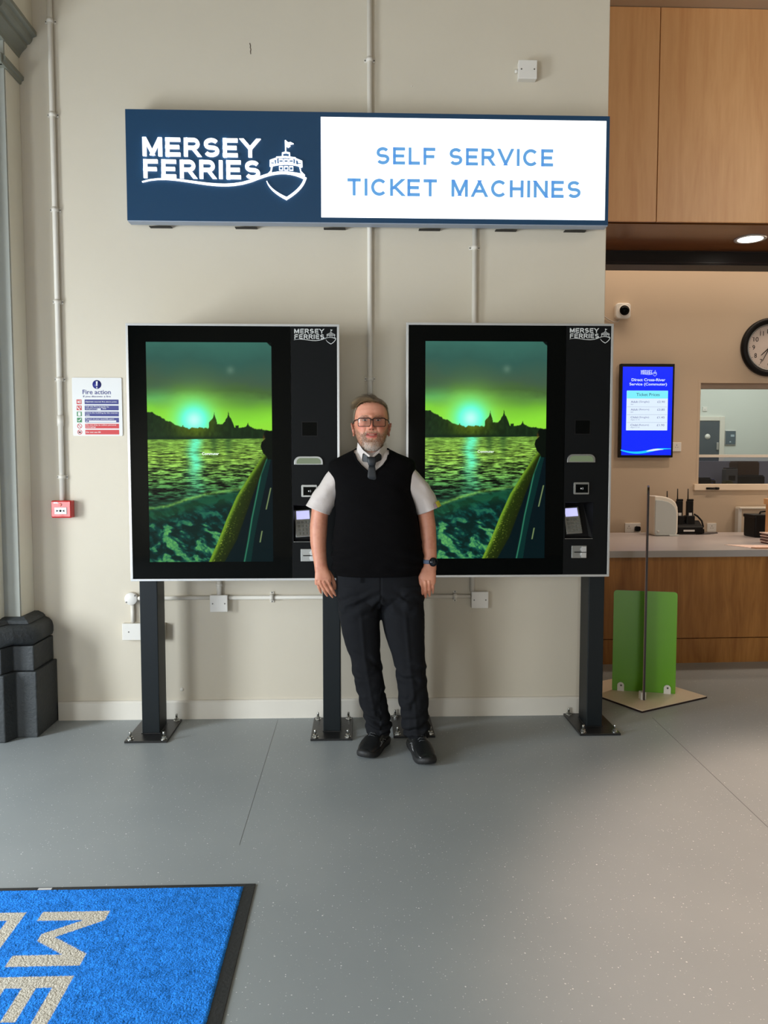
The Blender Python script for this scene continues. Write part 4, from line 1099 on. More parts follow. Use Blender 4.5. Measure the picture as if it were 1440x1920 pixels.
def socket(name, label, x, z, w=0.088, h=0.086, sw=True, double=False, plug=False):
    t = thing(name, label, 'socket', (x, OY, z))
    p = obj('faceplate', MB().box(x - w / 2, x + w / 2, OY - 0.012, OY, z - h / 2, z + h / 2, bevel=0.003), M['white'], t)
    s = MB()
    for dx in ((-w / 4, w / 4) if double else (0,)):
        s.box(x + dx - 0.003, x + dx + 0.003, OY - 0.0128, OY - 0.0118, z + 0.012, z + 0.020)
        s.box(x + dx - 0.014, x + dx - 0.007, OY - 0.0128, OY - 0.0118, z - 0.006, z - 0.002).box(x + dx + 0.007, x + dx + 0.014, OY - 0.0128, OY - 0.0118, z - 0.006, z - 0.002)
    obj('socket_holes', s, M['black'], p)
    if plug: obj('plug', MB().prism(rrect(x + 0.015, x + 0.065, z - 0.03, z + 0.015, 0.012), OY - 0.045, OY - 0.012, bevel=0.004), M['dkplastic'], t)


socket('wall_switch', 'small white switched socket on the wall beside the price screen', 3.003, 1.628)
socket('wall_socket', 'double white socket above the counter with a black plug in it', 2.60, 0.862, 0.150, 0.09, double=True, plug=True)
socket('wall_socket', 'single white socket just above the counter near the radiator', 3.360, 0.862)
t = thing('radiator', 'white panel radiator on the beige wall behind the counter', 'radiator', (4.1, OY, 0.4))
rb = MB().box(3.61, 5.2, OY - 0.06, OY - 0.045, 0.45, 1.045, bevel=0.004)
obj('front_panel', rb, M['office'] if False else mat('radiator_enamel', (206, 190, 168), 0.35), t)
obj('side_cover', MB().box(3.575, 3.61, OY - 0.085, OY - 0.02, 0.44, 1.05, bevel=0.004), M['kcase'], t)
obj('top_grille', MB().box(3.58, 5.2, OY - 0.10, OY - 0.015, 1.045, 1.062, bevel=0.003), M['skirting'], t)
for k in range(24):
    x = 3.66 + k * 0.064
    obj('convector_fin', MB().box(x, x + 0.05, OY - 0.044, OY - 0.02, 0.46, 1.04), M['kcase'], t)

# counter
t = thing('service_counter', 'long oak service counter with a grey worktop and low plinth', 'counter', (3.2, 6.2, 0))
ct = [(1.41, 5.46), (7.6, 5.66), (7.6, 6.98), (1.41, 6.93)]
obj('worktop', MB().prism(ct, 0.790, 0.840, 'z', bevel=0.002), M['worktop'], t)
xs = [1.45, 3.25, 5.05, 6.85]
for a, b in zip(xs[:-1], xs[1:]):
    ya, yb = 5.50 + (a - 1.41) * 0.0323, 5.50 + (b - 1.41) * 0.0323
    obj('front_panel', MB().prism([(a + 0.0015, ya), (b - 0.0015, yb), (b - 0.0015, yb + 0.025), (a + 0.0015, ya + 0.025)], 0.185, 0.789, 'z'), M['oak'], t)
    obj('kick_board', MB().prism([(a, ya - 0.008), (b, yb - 0.008), (b, yb + 0.025), (a, ya + 0.025)], 0.0, 0.180, 'z'), M['oak'], t)
obj('carcass', MB().prism([(1.45, 5.55), (7.5, 5.75), (7.5, 6.9), (1.45, 6.85)], 0.005, 0.788, 'z'), M['oak'], t)

# green cross stand
A = R(27.8)
bA = np.array([1.671, 4.405]); e1 = np.array([math.cos(A), math.sin(A)]); e2 = np.array([-math.sin(A), math.cos(A)])
bs = [bA, bA + e1 * 0.58, bA + (e1 + e2) * 0.58, bA + e2 * 0.58]
t = thing('green_divider_stand', 'green cross-shaped board stand on a cream diamond base', 'stand', (1.80, 4.78, 0))
bm_ = MB().prism([tuple(p) for p in bs], 0.0, 0.010, 'z'); obj('base_edge', bm_, M['edge'], t)
obj('base_board', MB().prism([tuple(bA + e1 * .002 + e2 * .002), tuple(bA + e1 * .578 + e2 * .002), tuple(bA + (e1 + e2) * .578), tuple(bA + e2 * .578 + e1 * .002)], 0.010, 0.0125, 'z'), M['baseboardw'], t)


def board(name, p0, p1, z0, z1, th, m, me, r=0.02):
    """upright board with rounded top corners between plan points"""
    p0 = np.array(p0); p1 = np.array(p1); d = p1 - p0; L = np.linalg.norm(d); d = d / L; nn = np.array([-d[1], d[0]])
    pr2 = [(0, z0), (L, z0)] + [(L - r + r * math.cos(R(q)), z1 - r + r * math.sin(R(q))) for q in range(0, 91, 15)] + [(r + r * math.cos(R(q)), z1 - r + r * math.sin(R(q))) for q in range(90, 181, 15)]
    k = len(pr2); v = []
    for off in (-th / 2, th / 2):
        for a, z in pr2:
            q = p0 + d * a + nn * off; v.append((q[0], q[1], z))
    mb = MB()
    mb.add(v, [tuple(range(k)), tuple(range(2 * k - 1, k - 1, -1))])
    for i in range(k): mb.add([v[i], v[(i + 1) % k], v[k + (i + 1) % k], v[k + i]], [(0, 1, 2, 3)], mi=1)
    return obj(name, mb, [m, me], t)


g0, g1 = (1.634, 4.835), (2.006, 4.735)
board('green_board', g0, g1, 0.013, 0.662, 0.008, M['green'], mat('green_edge', (66, 120, 24), 0.4))
vdir = np.array([1.755, 4.61]); vdir = vdir / np.linalg.norm(vdir)
q0 = np.array([1.757, 4.605]); q1 = q0 + vdir * 0.17
vd2 = np.array([1.80, 4.61]) / np.linalg.norm([1.80, 4.61])
board('tall_board', q0, q0 + np.array([math.sin(R(20.5)), math.cos(R(20.5))]) * 0.40, 0.013, 1.328, 0.012, M['green'], M['edge'], 0.03)
obj('tall_board_edge_strip', MB().box(q0[0] - 0.0080, q0[0] - 0.0066, q0[1] - 0.001, q0[1] + 0.004, 0.02, 1.29), mat('pinkish_edge_strip', (170, 140, 130), 0.5), t)
for px_, py_ in ((1.682, 4.812), (1.955, 4.738)):
    a_ = math.atan2(g1[1] - g0[1], g1[0] - g0[0]); c_, s_ = math.cos(a_), math.sin(a_)
    pr2 = [(-0.021, 0.0125), (0.021, 0.0125), (0.021, 0.048)] + [(0.021 * math.cos(R(q)), 0.048 + 0.021 * math.sin(R(q))) for q in range(15, 180, 15)] + [(-0.021, 0.048)]
    k = len(pr2); v = []
    for off in (0.0, 0.006):
        for a, z in pr2: v.append((px_ + c_ * a + s_ * off, py_ + s_ * a - c_ * off, z))
    f = [tuple(range(k - 1, -1, -1)), tuple(range(k, 2 * k))] + [(i, (i + 1) % k, k + (i + 1) % k, k + i) for i in range(k)]
    br = obj('clip_bracket', MB().add(v, f), M['white'], t)
    obj('screw', MB().disc_lathe([(0.006, -0.004), (0.006, -0.009)], (px_, py_, 0.050), n=12), M['screw'], br)
obj('foot_block', MB().box(q0[0] - 0.016, q0[0] + 0.016, q0[1] + 0.008, q0[1] + 0.05, 0.0125, 0.06, bevel=0.002), M['white'], t)

# counter things
CZ = 0.84
t = thing('till_housing', 'white rounded plastic till housing on the grey counter', 'till', (2.66, 6.72, CZ))
def dome_poly(x0, x1, z0, z1, e=0.0):
    p = [(x0 + e, z0 + e)]
    for k in range(9):
        q = R(180 - 90 * k / 8); p.append((x0 + e + 0.30 + (0.30) * math.cos(q), 0)) if False else None
    p = [(x0 + e, z0 + 0.02), (x0 + e, z1 - e), (x0 + (x1 - x0) * 0.30, z1 - e - 0.003), (x0 + (x1 - x0) * 0.55, z1 - e - 0.014), (x0 + (x1 - x0) * 0.76, z1 - e - 0.034), (x0 + (x1 - x0) * 0.90, z1 - e - 0.062),
         (x1 - 0.005 - e, z1 - 0.10 - e), (x1 - e, z1 - 0.15 - e), (x1 - e, z0 + 0.03 + e), (x1 - 0.008 - e, z0 + 0.008 + e), (x1 - 0.03 - e, z0 + e), (x0 + e + .01, z0 + e)]
    return p
obj('outer_shell', MB().prism(dome_poly(2.575, 2.785, CZ, 1.190), 6.60, 6.76, bevel=0.010), M['skirting'], t)
obj('back_panel', MB().prism(dome_poly(2.580, 2.768, CZ + 0.006, 1.155), 6.590, 6.602, bevel=0.003), M['panelw'], t)
obj('knob', MB().disc_lathe([(0.010, 0), (0.010, -0.010)], (2.605, 6.59, 0.880), n=16), M['kcase'], t)
obj('foot', MB().box(2.70, 2.79, 6.57, 6.66, CZ, CZ + 0.012, bevel=0.003), M['panelw'], t)
t = thing('desk_mat', 'dark grey curved desk mat on the counter under the radios', 'mat', (2.98, 6.85, CZ))
obj('mat_sheet', MB().prism([(2.70, 6.70), (3.00, 6.70), (3.14, 6.75), (3.25, 6.84), (3.29, 6.93), (2.70, 6.93)], CZ, CZ + 0.004, 'z'), mat('grey_mat', (70, 66, 66), 0.6), t)
obj('mat_edge', MB().ribbon([(0, 0), (0.001, 0)], 0.001, 0, 0.001) if False else MB().prism([(2.99, 6.697), (3.142, 6.747), (3.253, 6.837), (3.25, 6.84), (3.14, 6.75), (2.99, 6.70)], CZ, CZ + 0.006, 'z'), M['dkplastic'], t)
t = thing('radio_charger', 'black multi-bay charger with a white label on the counter', 'charger', (2.96, 6.79, CZ))
cz0 = CZ + 0.005
obj('charger_base', MB().prism([(6.74, cz0), (6.89, cz0), (6.89, cz0 + 0.10), (6.83, cz0 + 0.115), (6.74, cz0 + 0.06)], 2.79, 3.075, 'x', bevel=0.008), M['dkplastic'], t)
obj('label_strip', MB().box(2.895, 2.995, 6.7375, 6.7405, cz0 + 0.020, cz0 + 0.036), M['signwhite'], t)
obj('charger_cup', MB().box(2.84, 2.92, 6.775, 6.85, cz0 + 0.07, cz0 + 0.16, bevel=0.01), M['dkplastic'], t)
obj('charger_cup', MB().box(2.935, 3.015, 6.775, 6.85, cz0 + 0.07, cz0 + 0.16, bevel=0.01), M['dkplastic'], t)
obj('power_cable', MB().tube([(3.03, 6.84, cz0 + 0.17), (3.06, 6.83, cz0 + 0.15), (3.09, 6.81, cz0 + 0.11), (3.10, 6.80, cz0 + 0.06), (3.075, 6.79, cz0 + 0.03)], 0.008, 8), M['dkplastic'], t)
obj('plug', MB().box(3.05, 3.10, 6.77, 6.82, cz0, cz0 + 0.04, bevel=0.006), M['dkplastic'], t)
for i, (x, dz, lab) in enumerate(((2.785, -0.02, 'black handheld radio half hidden by the white till housing'), (2.880, 0.0, 'black handheld radio in the middle bay of the charger'), (2.975, 0.0, 'black handheld radio in the bay farthest from the till housing'))):
    z = cz0 + 0.165 + dz
    t = thing('handheld_radio', lab, 'radio', (x, 6.80, z), 'handheld radios in the charger')
    obj('radio_body', MB().box(x - 0.028, x + 0.028, 6.79, 6.83, z - 0.02, z + 0.125, bevel=0.006), M['dkplastic'], t)
    obj('antenna', MB().tube([(x - 0.016, 6.81, z + 0.12), (x - 0.017, 6.81, z + 0.235)], [0.006, 0.0045], 8), M['black'], t)
    obj('top_cap', MB().box(x - 0.022, x + 0.030, 6.792, 6.828, z + 0.124, z + 0.142, bevel=0.004), M['dkplastic'], t)
    obj('radio_label', MB().box(x - 0.014, x + 0.014, 6.7885, 6.7905, z - 0.005, z + 0.020), M['kcase'], t)
t = thing('cash_case', 'black carry case with a handle at the end of the counter', 'case', (3.50, 6.55, CZ))
obj('case_body', MB().box(3.375, 3.75, 6.42, 6.62, CZ, 1.025, bevel=0.012), M['dkplastic'], t)
obj('case_lid', MB().box(3.370, 3.755, 6.415, 6.625, 1.005, 1.035, bevel=0.008), M['dkplastic'], t)
obj('handle', MB().tube([(3.45, 6.50, 1.03), (3.46, 6.50, 1.055), (3.52, 6.50, 1.062), (3.57, 6.50, 1.055), (3.58, 6.50, 1.03)], 0.008, 8), M['black'], t)
obj('latch', MB().box(3.48, 3.56, 6.412, 6.418, 0.985, 0.992).box(3.43, 3.50, 6.44, 6.47, 1.034, 1.038), M['steel'], t)
t = thing('leaflet_rack', 'tall timber leaflet rack at the edge of the counter', 'rack', (3.32, 6.05, CZ))
for a_, b_ in ((3.278, 3.292), (3.50, 3.514)):
    obj('rack_side', MB().box(a_, b_, 6.02, 6.08, CZ, 1.185, bevel=0.002), M['fascia'], t)
obj('rack_back', MB().box(3.292, 3.50, 6.068, 6.08, CZ, 1.23, bevel=0.002), M['fascia'], t)
for z_ in (0.1, 0.25):
    obj('rack_shelf', MB().box(3.292, 3.50, 6.02, 6.068, CZ + z_, CZ + z_ + 0.012), M['fascia'], t)
obj('rack_cap', MB().box(3.262, 3.52, 6.005, 6.085, 1.145, 1.19, bevel=0.002), M['fascia'], t)
GL = 'leaflets in the fanned stack on the counter'
names = ['bottom leaflet of the fanned stack', 'second leaflet up in the fanned stack', 'third leaflet up in the fanned stack', 'middle leaflet of the fanned stack', 'fourth leaflet from the top of the fanned stack', 'third leaflet from the top of the fanned stack', 'second leaflet from the top of the fanned stack', 'topmost leaflet of the fanned stack']
for i in range(8):
    dx = rng.uniform(-0.012, 0.012); dy = rng.uniform(-0.01, 0.01); z = CZ + i * 0.011
    a = rng.uniform(-0.12, 0.12); c_, s_ = math.cos(a), math.sin(a)
    quad = [(-0.09, -0.06), (0.09, -0.06), (0.09, 0.06), (-0.09, 0.06)]
    quad = [(3.30 + dx + x * c_ - y * s_, 5.98 - 0.03 + dy + x * s_ + y * c_) for x, y in quad]
    o = obj('leaflet', MB().prism(quad, z, z + (0.0085 if i % 2 else 0.0100), 'z'), M['paper'] if i % 2 else mat('maroon_print', (96, 52, 44), 0.5), None)
    tag(o, names[i] + ' beside the timber rack', 'leaflet', GL)
t = thing('price_leaflet', 'pale pink printed sheet lying flat near the counter edge', 'leaflet', (3.0, 5.75, CZ))
obj('sheet', MB().prism([(2.84, 5.86), (3.17, 5.80), (3.20, 5.60), (2.93, 5.62)], CZ, CZ + 0.003, 'z'), M['paper'], t)
t = thing('stiff_card', 'thin tan card under the pale sheet near the counter edge', 'card', (3.05, 5.66, CZ))
t.location = (3.05, 5.62, CZ)
obj('card_sheet', MB().prism([(2.925, 5.612), (3.20, 5.59), (3.20, 5.56), (2.95, 5.58)], CZ, CZ + 0.008, 'z'), mat('tan_card', (176, 128, 96), 0.6), t)

# ------------------------------------------------------------------ entrance mat
t = thing('entrance_mat', 'bright blue entrance mat with cream lettering and a black rubber edge', 'mat', (-1.2, 1.2, 0))
mx1, my1 = -0.362, 2.618
obj('rubber_edge', MB().box(-2.35, mx1, -0.4, my1, 0, 0.004, bevel=0.0015), M['rubber'], t)
nx_, ny_ = 340, 460
gx = np.concatenate([np.linspace(-2.29, -1.40, 40)[:-1], np.linspace(-1.40, mx1 - 0.040, nx_ - 39)]); gy = np.linspace(1.0, my1 - 0.020, ny_)
GX, GY = np.meshgrid(gx, gy)
edge = np.minimum(np.minimum(GX - gx[0], gx[-1] - GX), np.minimum(GY - gy[0], gy[-1] - GY))
hh = 0.0045 + 0.0045 * np.clip(edge / 0.006, 0, 1) * (0.6 + 0.4 * nrg.random(GX.shape))
GXj = GX + (nrg.random(GX.shape) - .5) * 0.0015; GYj = GY + (nrg.random(GX.shape) - .5) * 0.0015
v = np.stack([GXj.ravel(), GYj.ravel(), hh.ravel()], 1)
ii = np.arange(nx_ * ny_).reshape(ny_, nx_)
q = np.stack([ii[:-1, :-1], ii[:-1, 1:], ii[1:, 1:], ii[1:, :-1]], -1).reshape(-1, 4)
# lettering is dyed into the pile: rows of letters read towards the wall's right
def in_poly(x, y, poly):
    r = np.zeros(x.shape, bool); j = len(poly) - 1
    for i in range(len(poly)):
        xi, yi = poly[i]; xj, yj = poly[j]
        c = ((yi > y) != (yj > y)) & (x < (xj - xi) * (y - yi) / (yj - yi + 1e-12) + xi); r ^= c; j = i
    return r
PM = MB().add(v, q.tolist(), True)
GLY = {  # unit boxes: u along reading direction, w up
    'M': [[(0, 0), (0, 1), (.19, 1), (.5, .42), (.81, 1), (1, 1), (1, 0), (.82, 0), (.82, .68), (.56, .2), (.44, .2), (.18, .68), (.18, 0)]],
    'E': [[(0, 0), (0, 1), (1, 1), (1, .80), (.24, .80), (.24, .60), (.9, .60), (.9, .41), (.24, .41), (.24, .2), (1, .2), (1, 0)]],
    'F': [[(0, 0), (0, 1), (1, 1), (1, .80), (.24, .80), (.24, .57), (.9, .57), (.9, .37), (.24, .37), (.24, 0)]],
    'R': [[(0, 0), (0, 1), (.75, 1), (.97, .85), (.97, .55), (.75, .4), (1, 0), (.75, 0), (.5, .38), (.24, .38), (.24, 0)]],
    'S': [[(0, 0), (0, .2), (.72, .2), (.72, .4), (0, .4), (0, 1), (1, 1), (1, .8), (.26, .8), (.26, .6), (1, .6), (1, 0)]],
}
colr = np.tile(np.array([*L3(50, 142, 246), 1.0]), (len(v), 1))
tuft = fbm(np.stack([v[:, 0] * 55, v[:, 1] * 55, v[:, 0] * 0], 1), 3, 5)
colr[:, :3] *= (0.35 + 0.6 * nrg.random(len(v)) + 0.8 * tuft)[:, None]
wv = np.array([*L3(222, 214, 198)])
up0, up1 = -1.034, -0.815          # cap height runs along +x
def letters(word, x0, x1, ytop):
    y = ytop
    for ch in word:
        wd = 0.275 if ch == 'M' else 0.20
        for poly in GLY[ch]:
            pp = [(x0 + w_ * (x1 - x0), y - u_ * wd) for u_, w_ in poly]
            m_ = in_poly(GX.ravel(), GY.ravel(), pp)
            colr[m_, :3] = wv * (0.9 + 0.2 * nrg.random(m_.sum()))[:, None]
        y -= wd + 0.047
letters('MERSE', up0, up1, 2.462)
letters('FERR', -1.305, -1.085, 2.462)
cm = mat('dyed_carpet_pile', (26, 108, 200), 1.0, spec=0.05, attr='Col', bump=1.0, bscale=180)
obj('carpet_pile', PM, cm, t, attr=('Col', colr), kind='stuff')
obj('care_label', MB().box(-1.108, -1.062, my1 - 0.018, my1 - 0.006, 0.004, 0.0048), M['signwhite'], t)

# ------------------------------------------------------------------ the person
HX, HY = 0.0645, 3.862
G = lambda d, s: np.exp(-(d / s) ** 2)


def curve(zs, ks, vs_, sm=0.012):
    """smooth interpolation of a table"""
    zs = np.asarray(zs, float); offs = np.linspace(-1.5, 1.5, 7) * sm; w = np.exp(-(offs / sm) ** 2); w /= w.sum()
    return sum(wi * np.interp(zs + o, ks, vs_) for wi, o in zip(w, offs))


def ering(cx, cy, cz, rx, ryf, ryb, n=64, e=2.2, tilt=0.0):
    """ring in a plane whose normal leans by tilt in the x-z plane"""
    a = np.linspace(0, 2 * np.pi, n, endpoint=False); c, s = np.cos(a), np.sin(a)
    x = np.sign(c) * np.abs(c) ** (2 / e) * rx; y = np.sign(s) * np.abs(s) ** (2 / e) * np.where(s < 0, ryf, ryb)
    return np.stack([cx + x * math.cos(tilt), cy + y, cz + x * math.sin(tilt)], 1)


def limb(mb, pts, n=32, e=2.0, sub=5):
    """pts rows: x y z rx ry (tilt); smooth tube of stacked near-horizontal rings"""
    P = np.array(pts, float); t = np.arange(len(P)); tt = np.linspace(0, len(P) - 1, (len(P) - 1) * sub + 1)
    Q = np.stack([curve(tt, t, P[:, k], 0.35) if k > 5 else np.interp(tt, t, P[:, k]) for k in range(P.shape[1])], 1)
    K = np.array([0.25, 0.5, 0.25])
    for _ in range(3):
        Q[1:-1] = Q[:-2] * .25 + Q[1:-1] * .5 + Q[2:] * .25
    mb.loft([ering(q[0], q[1], q[2], q[3], q[4], q[4], n, e, q[5] if len(q) > 5 else 0.0).tolist() for q in Q])
    return Q


def remeshed(mb, voxel, smooth=2, factor=0.5):
    me = bpy.data.meshes.new('tmp'); me.from_pydata(mb.v, [], mb.f); me.update()
    bm = bmesh.new(); bm.from_mesh(me); bmesh.ops.recalc_face_normals(bm, faces=bm.faces[:]); bm.to_mesh(me); bm.free()
    o = bpy.data.objects.new('tmp', me); COL.objects.link(o)
    m = o.modifiers.new('r', 'REMESH'); m.mode = 'VOXEL'; m.voxel_size = voxel; m.use_smooth_shade = True
    s = o.modifiers.new('s', 'SMOOTH'); s.iterations = smooth; s.factor = factor
    dg = bpy.context.evaluated_depsgraph_get()
    r = bpy.data.meshes.new_from_object(o.evaluated_get(dg))
    v = np.zeros(len(r.vertices) * 3); r.vertices.foreach_get('co', v); v = v.reshape(-1, 3)
    nn = np.zeros(len(r.vertices) * 3); r.vertices.foreach_get('normal', nn); nn = nn.reshape(-1, 3)
    f = [tuple(p.vertices) for p in r.polygons]
    bpy.data.objects.remove(o); bpy.data.meshes.remove(me); bpy.data.meshes.remove(r)
    return v, nn, f


def cut(mb, cutter):
    """mb minus cutter"""
    obs = []
    for q in (mb, cutter):
        me = bpy.data.meshes.new('tmp'); me.from_pydata(q.v, [], q.f); me.update()
        bm = bmesh.new(); bm.from_mesh(me); bmesh.ops.recalc_face_normals(bm, faces=bm.faces[:]); bm.to_mesh(me); bm.free()
        o = bpy.data.objects.new('tmp', me); COL.objects.link(o); obs.append(o)
    m = obs[0].modifiers.new('b', 'BOOLEAN'); m.operation = 'DIFFERENCE'; m.object = obs[1]; m.solver = 'EXACT'
    dg = bpy.context.evaluated_depsgraph_get()
    r = bpy.data.meshes.new_from_object(obs[0].evaluated_get(dg))
    out = MB().add([v.co[:] for v in r.vertices], [tuple(p.vertices) for p in r.polygons], True)
    for o in obs: bpy.data.objects.remove(o)
    return out


man = thing('person', 'man in a black knitted vest, white short-sleeved shirt and dark trousers, standing', 'person', (0.10, 3.86, 0))

# --- head
hk = [1.532, 1.540, 1.552, 1.57, 1.59, 1.612, 1.64, 1.668, 1.70, 1.73, 1.755, 1.775, 1.788, 1.795]
hw = [.006, .030, .047, .060, .070, .077, .081, .084, .086, .083, .074, .057, .034, .006]
hf = [.060, .080, .090, .093, .093, .094, .095, .095, .096, .093, .082, .062, .038, .006]
hb = [-.045, -.030, .0, .03, .055, .075, .090, .100, .105, .103, .092, .070, .042, .006]
zs = np.concatenate([np.linspace(1.532, 1.545, 8)[:-1], np.linspace(1.545, 1.78, 130), np.linspace(1.78, 1.795, 10)[1:]])
nphi = 180
a = np.linspace(0, 2 * np.pi, nphi, endpoint=False)
rings = []
for z in zs:
    w_, f__, b_ = (float(curve([z], hk, t_, 0.006)[0]) for t_ in (hw, hf, hb))
    c, s = np.cos(a), np.sin(a)
    e = 2.45
    x = c * w_ * (1 + .05 * (1 - c * c) * 2)
    mid = (b_ - f__) / 2; hd = (b_ + f__) / 2
    y = mid + np.sign(s) * np.abs(s) ** (2 / e) * hd
    face = np.clip((-s - 0.05) / 0.5, 0, 1)
    ax = np.abs(x)
    fw = 0.005 * G(z - 1.703, .010) * G(x, .05)
    fw = fw - 0.0085 * G(ax - .032, .016) * G(z - 1.681, .012)
    na = np.interp(z, [1.626, 1.632, 1.637, 1.642, 1.648, 1.656, 1.668, 1.682, 1.700, 1.716], [0, .004, .015, .023, .0255, .022, .015, .009, .003, 0])
    ns = np.interp(z, [1.63, 1.642, 1.65, 1.67, 1.70], [.013, .0125, .0110, .0085, .010])
    fw = fw + na * np.exp(-(ax / ns) ** 2.4)
    fw = fw + 0.009 * G(ax - .0145, .006) * G(z - 1.643, .006)
    fw = fw - 0.004 * G(ax - .008, .003) * G(z - 1.634, .003)
    fw = fw + 0.006 * G(ax - .046, .018) * G(z - 1.642, .016)
    fw = fw - 0.0022 * G(ax - (.024 + (1.645 - z) * .4), .004) * (1.602 < z < 1.645)
    zm = 1.609 + 4.5 * np.minimum(ax, .03) ** 2
    fw = fw + 0.0040 * G(z - (zm + .0055), .004) * G(x, .022)
    fw = fw + 0.0055 * G(z - (zm - .0085), .0055) * G(x, .020)
    fw = fw - 0.0055 * G(z - zm, .0024) * (ax < .027)
    fw = fw - 0.003 * G(ax - .029, .004) * G(z - zm, .005)
    fw = fw + 0.007 * G(z - 1.562, .014) * G(x, .024) - 0.003 * G(z - 1.585, .006) * G(x, .025)
    y = y - fw * face
    rings.append(np.stack([HX + x, HY + y, np.full_like(x, z)], 1).tolist())
body = MB().loft(rings)
# ears
for sx in (-1, 1):
    ex = HX + sx * .084; ey = HY + .004; ez = 1.640
    P = []
    for k in range(15):
        q = R(-70 + 250 * k / 14)
        P.append((ex + sx * (.008 + .006 * math.sin(q / 1.2 + .3)), ey + .015 * math.cos(q) + .004, ez + .027 * math.sin(q) + .002))
    body.tube(P, [.0035 + .0012 * math.sin(math.pi * k / 14) for k in range(15)], 10)
    body.loft([ering(ex + sx * (.001 + .0025 * math.sin(math.pi * k / 6)), ey + .002, ez - .028 + .056 * k / 6, .005, .013 * math.sin(math.pi * (k + .6) / 7.2), .013 * math.sin(math.pi * (k + .6) / 7.2), 14).tolist() for k in range(7)])
    body.loft([ering(ex + sx * .004, ey - .004, ez - .034 + .014 * k / 4, .0035 + .002 * math.sin(math.pi * k / 4), .006, .006, 12).tolist() for k in range(5)])
# neck and hidden trunk
limb(body, [(HX, HY + .012, 1.60, .055, .055), (HX, HY + .010, 1.55, .064, .062), (HX, HY + .010, 1.50, .068, .066), (HX + .004, HY + .006, 1.465, .085, .07), (.07, 3.865, 1.43, .15, .08),
            (.075, 3.865, 1.36, .155, .09), (.085, 3.865, 1.2, .15, .095), (.095, 3.865, 1.0, .16, .10), (.1, 3.865, .93, .14, .09)], 48)
# arms down to the wrists: x y z rx ry
limb(body, [(-.06, 3.865, 1.45, .04, .05), (-.115, 3.866, 1.40, .05, .055), (-.160, 3.868, 1.33, .050, .055), (-.188, 3.872, 1.26, .047, .052), (-.196, 3.874, 1.21, .0425, .048), (-.2015, 3.872, 1.155, .0445, .046),
            (-.203, 3.862, 1.07, .0405, .041), (-.197, 3.848, 1.013, .0355, .034), (-.190, 3.838, .965, .0325, .026), (-.184, 3.830, .935, .036, .024)], 32)
limb(body, [(.19, 3.865, 1.45, .04, .05), (.252, 3.866, 1.40, .05, .055), (.303, 3.868, 1.33, .050, .055), (.332, 3.872, 1.26, .046, .052), (.341, 3.874, 1.21, .041, .048), (.350, 3.872, 1.155, .042, .046),
            (.355, 3.862, 1.07, .0385, .041), (.359, 3.848, 1.013, .035, .034), (.360, 3.838, .970, .0320, .026), (.353, 3.830, .935, .037, .024)], 32)


def hand(sx, palm, kn, tips, thumb):
    limb(body, palm, 28, 2.6)
    for i, (k, tp_) in enumerate(zip(kn, tips)):
        k = np.array(k); tp_ = np.array(tp_); r = (.0095, .0100, .0097, .0084)[i]
        d = tp_ - k
        m1 = k + d * .48 + np.array([0, -.005, 0]); m2 = k + d * .78 + np.array([0, -.001, 0])
        root = k + (k - m1) * .45
        pts = [root, k, k * .45 + m1 * .55, m1, (m1 + m2) / 2, m2, tp_]
        body.tube([tuple(p) for p in pts], [r * .8, r * 1.02, r * .9, r * 1.0, r * .88, r * .86, r * .5], 14)
        body.disc_lathe([(.001, -r * .5), (r * .5, -r * .3), (r * .55, 0), (r * .5, r * .3), (.001, r * .5)], tuple(tp_), 'z', 12)
    body.tube(thumb, [.013, .0125, .0105, .0100, .006], 14)


hand(-1, [(-.190, 3.838, .965, .031, .024), (-.182, 3.828, .935, .036, .022), (-.176, 3.822, .905, .0425, .0195), (-.178, 3.818, .880, .0425, .0175), (-.180, 3.818, .866, .038, .013)],
     [(-.149, 3.812, .876), (-.169, 3.808, .872), (-.188, 3.809, .874), (-.206, 3.813, .880)],
     [(-.116, 3.838, .808), (-.131, 3.838, .800), (-.158, 3.840, .806), (-.189, 3.842, .820)],
     [(-.155, 3.832, .930), (-.138, 3.838, .905), (-.126, 3.845, .880), (-.121, 3.848, .855), (-.119, 3.850, .836)])
hand(1, [(.360, 3.838, .968, .031, .024), (.350, 3.828, .935, .038, .022), (.343, 3.822, .905, .045, .0195), (.343, 3.818, .880, .0445, .0175), (.343, 3.818, .866, .040, .013)],
     [(.312, 3.812, .876), (.333, 3.808, .871), (.352, 3.809, .873), (.371, 3.813, .879)],
     [(.317, 3.830, .800), (.336, 3.834, .797), (.357, 3.836, .803), (.374, 3.838, .818)],
     [(.322, 3.832, .930), (.303, 3.838, .908), (.292, 3.845, .884), (.290, 3.850, .860), (.294, 3.852, .842)])
bv, bn, bf = remeshed(body, 0.0021, 2, 0.5)
X_, Y_, Z_ = bv[:, 0] - HX, bv[:, 1] - HY, bv[:, 2]
aX = np.abs(X_)
head = (Z_ > 1.52) & (aX < .12)
base = np.array([206, 142, 114.])
cc = np.tile(base, (len(bv), 1))
def tint(c, m): cc[:] = cc * (1 - m[:, None]) + np.array(c, float) * m[:, None]
nzv = fbm(bv * 60, 3, 4)
tint((178, 104, 80), np.clip((nzv - .45) * 1.2, 0, .35))
fr_ = head & (Y_ < -.03)
tint((206, 112, 92), fr_ * (G(aX - .05, .02) * G(Z_ - 1.65, .02) * .6 + G(X_, .014) * G(Z_ - 1.65, .016) * .6))
tint((222, 160, 136), fr_ * G(Z_ - 1.745, .03) * .5)
tint((196, 104, 84), head * (aX > .085) * (Z_ < 1.69) * .6)
tint((170, 100, 84), fr_ * G(aX - .032, .018) * G(Z_ - 1.676, .012) * .25)
zmv = 1.609 + 4.5 * np.minimum(aX, .03) ** 2
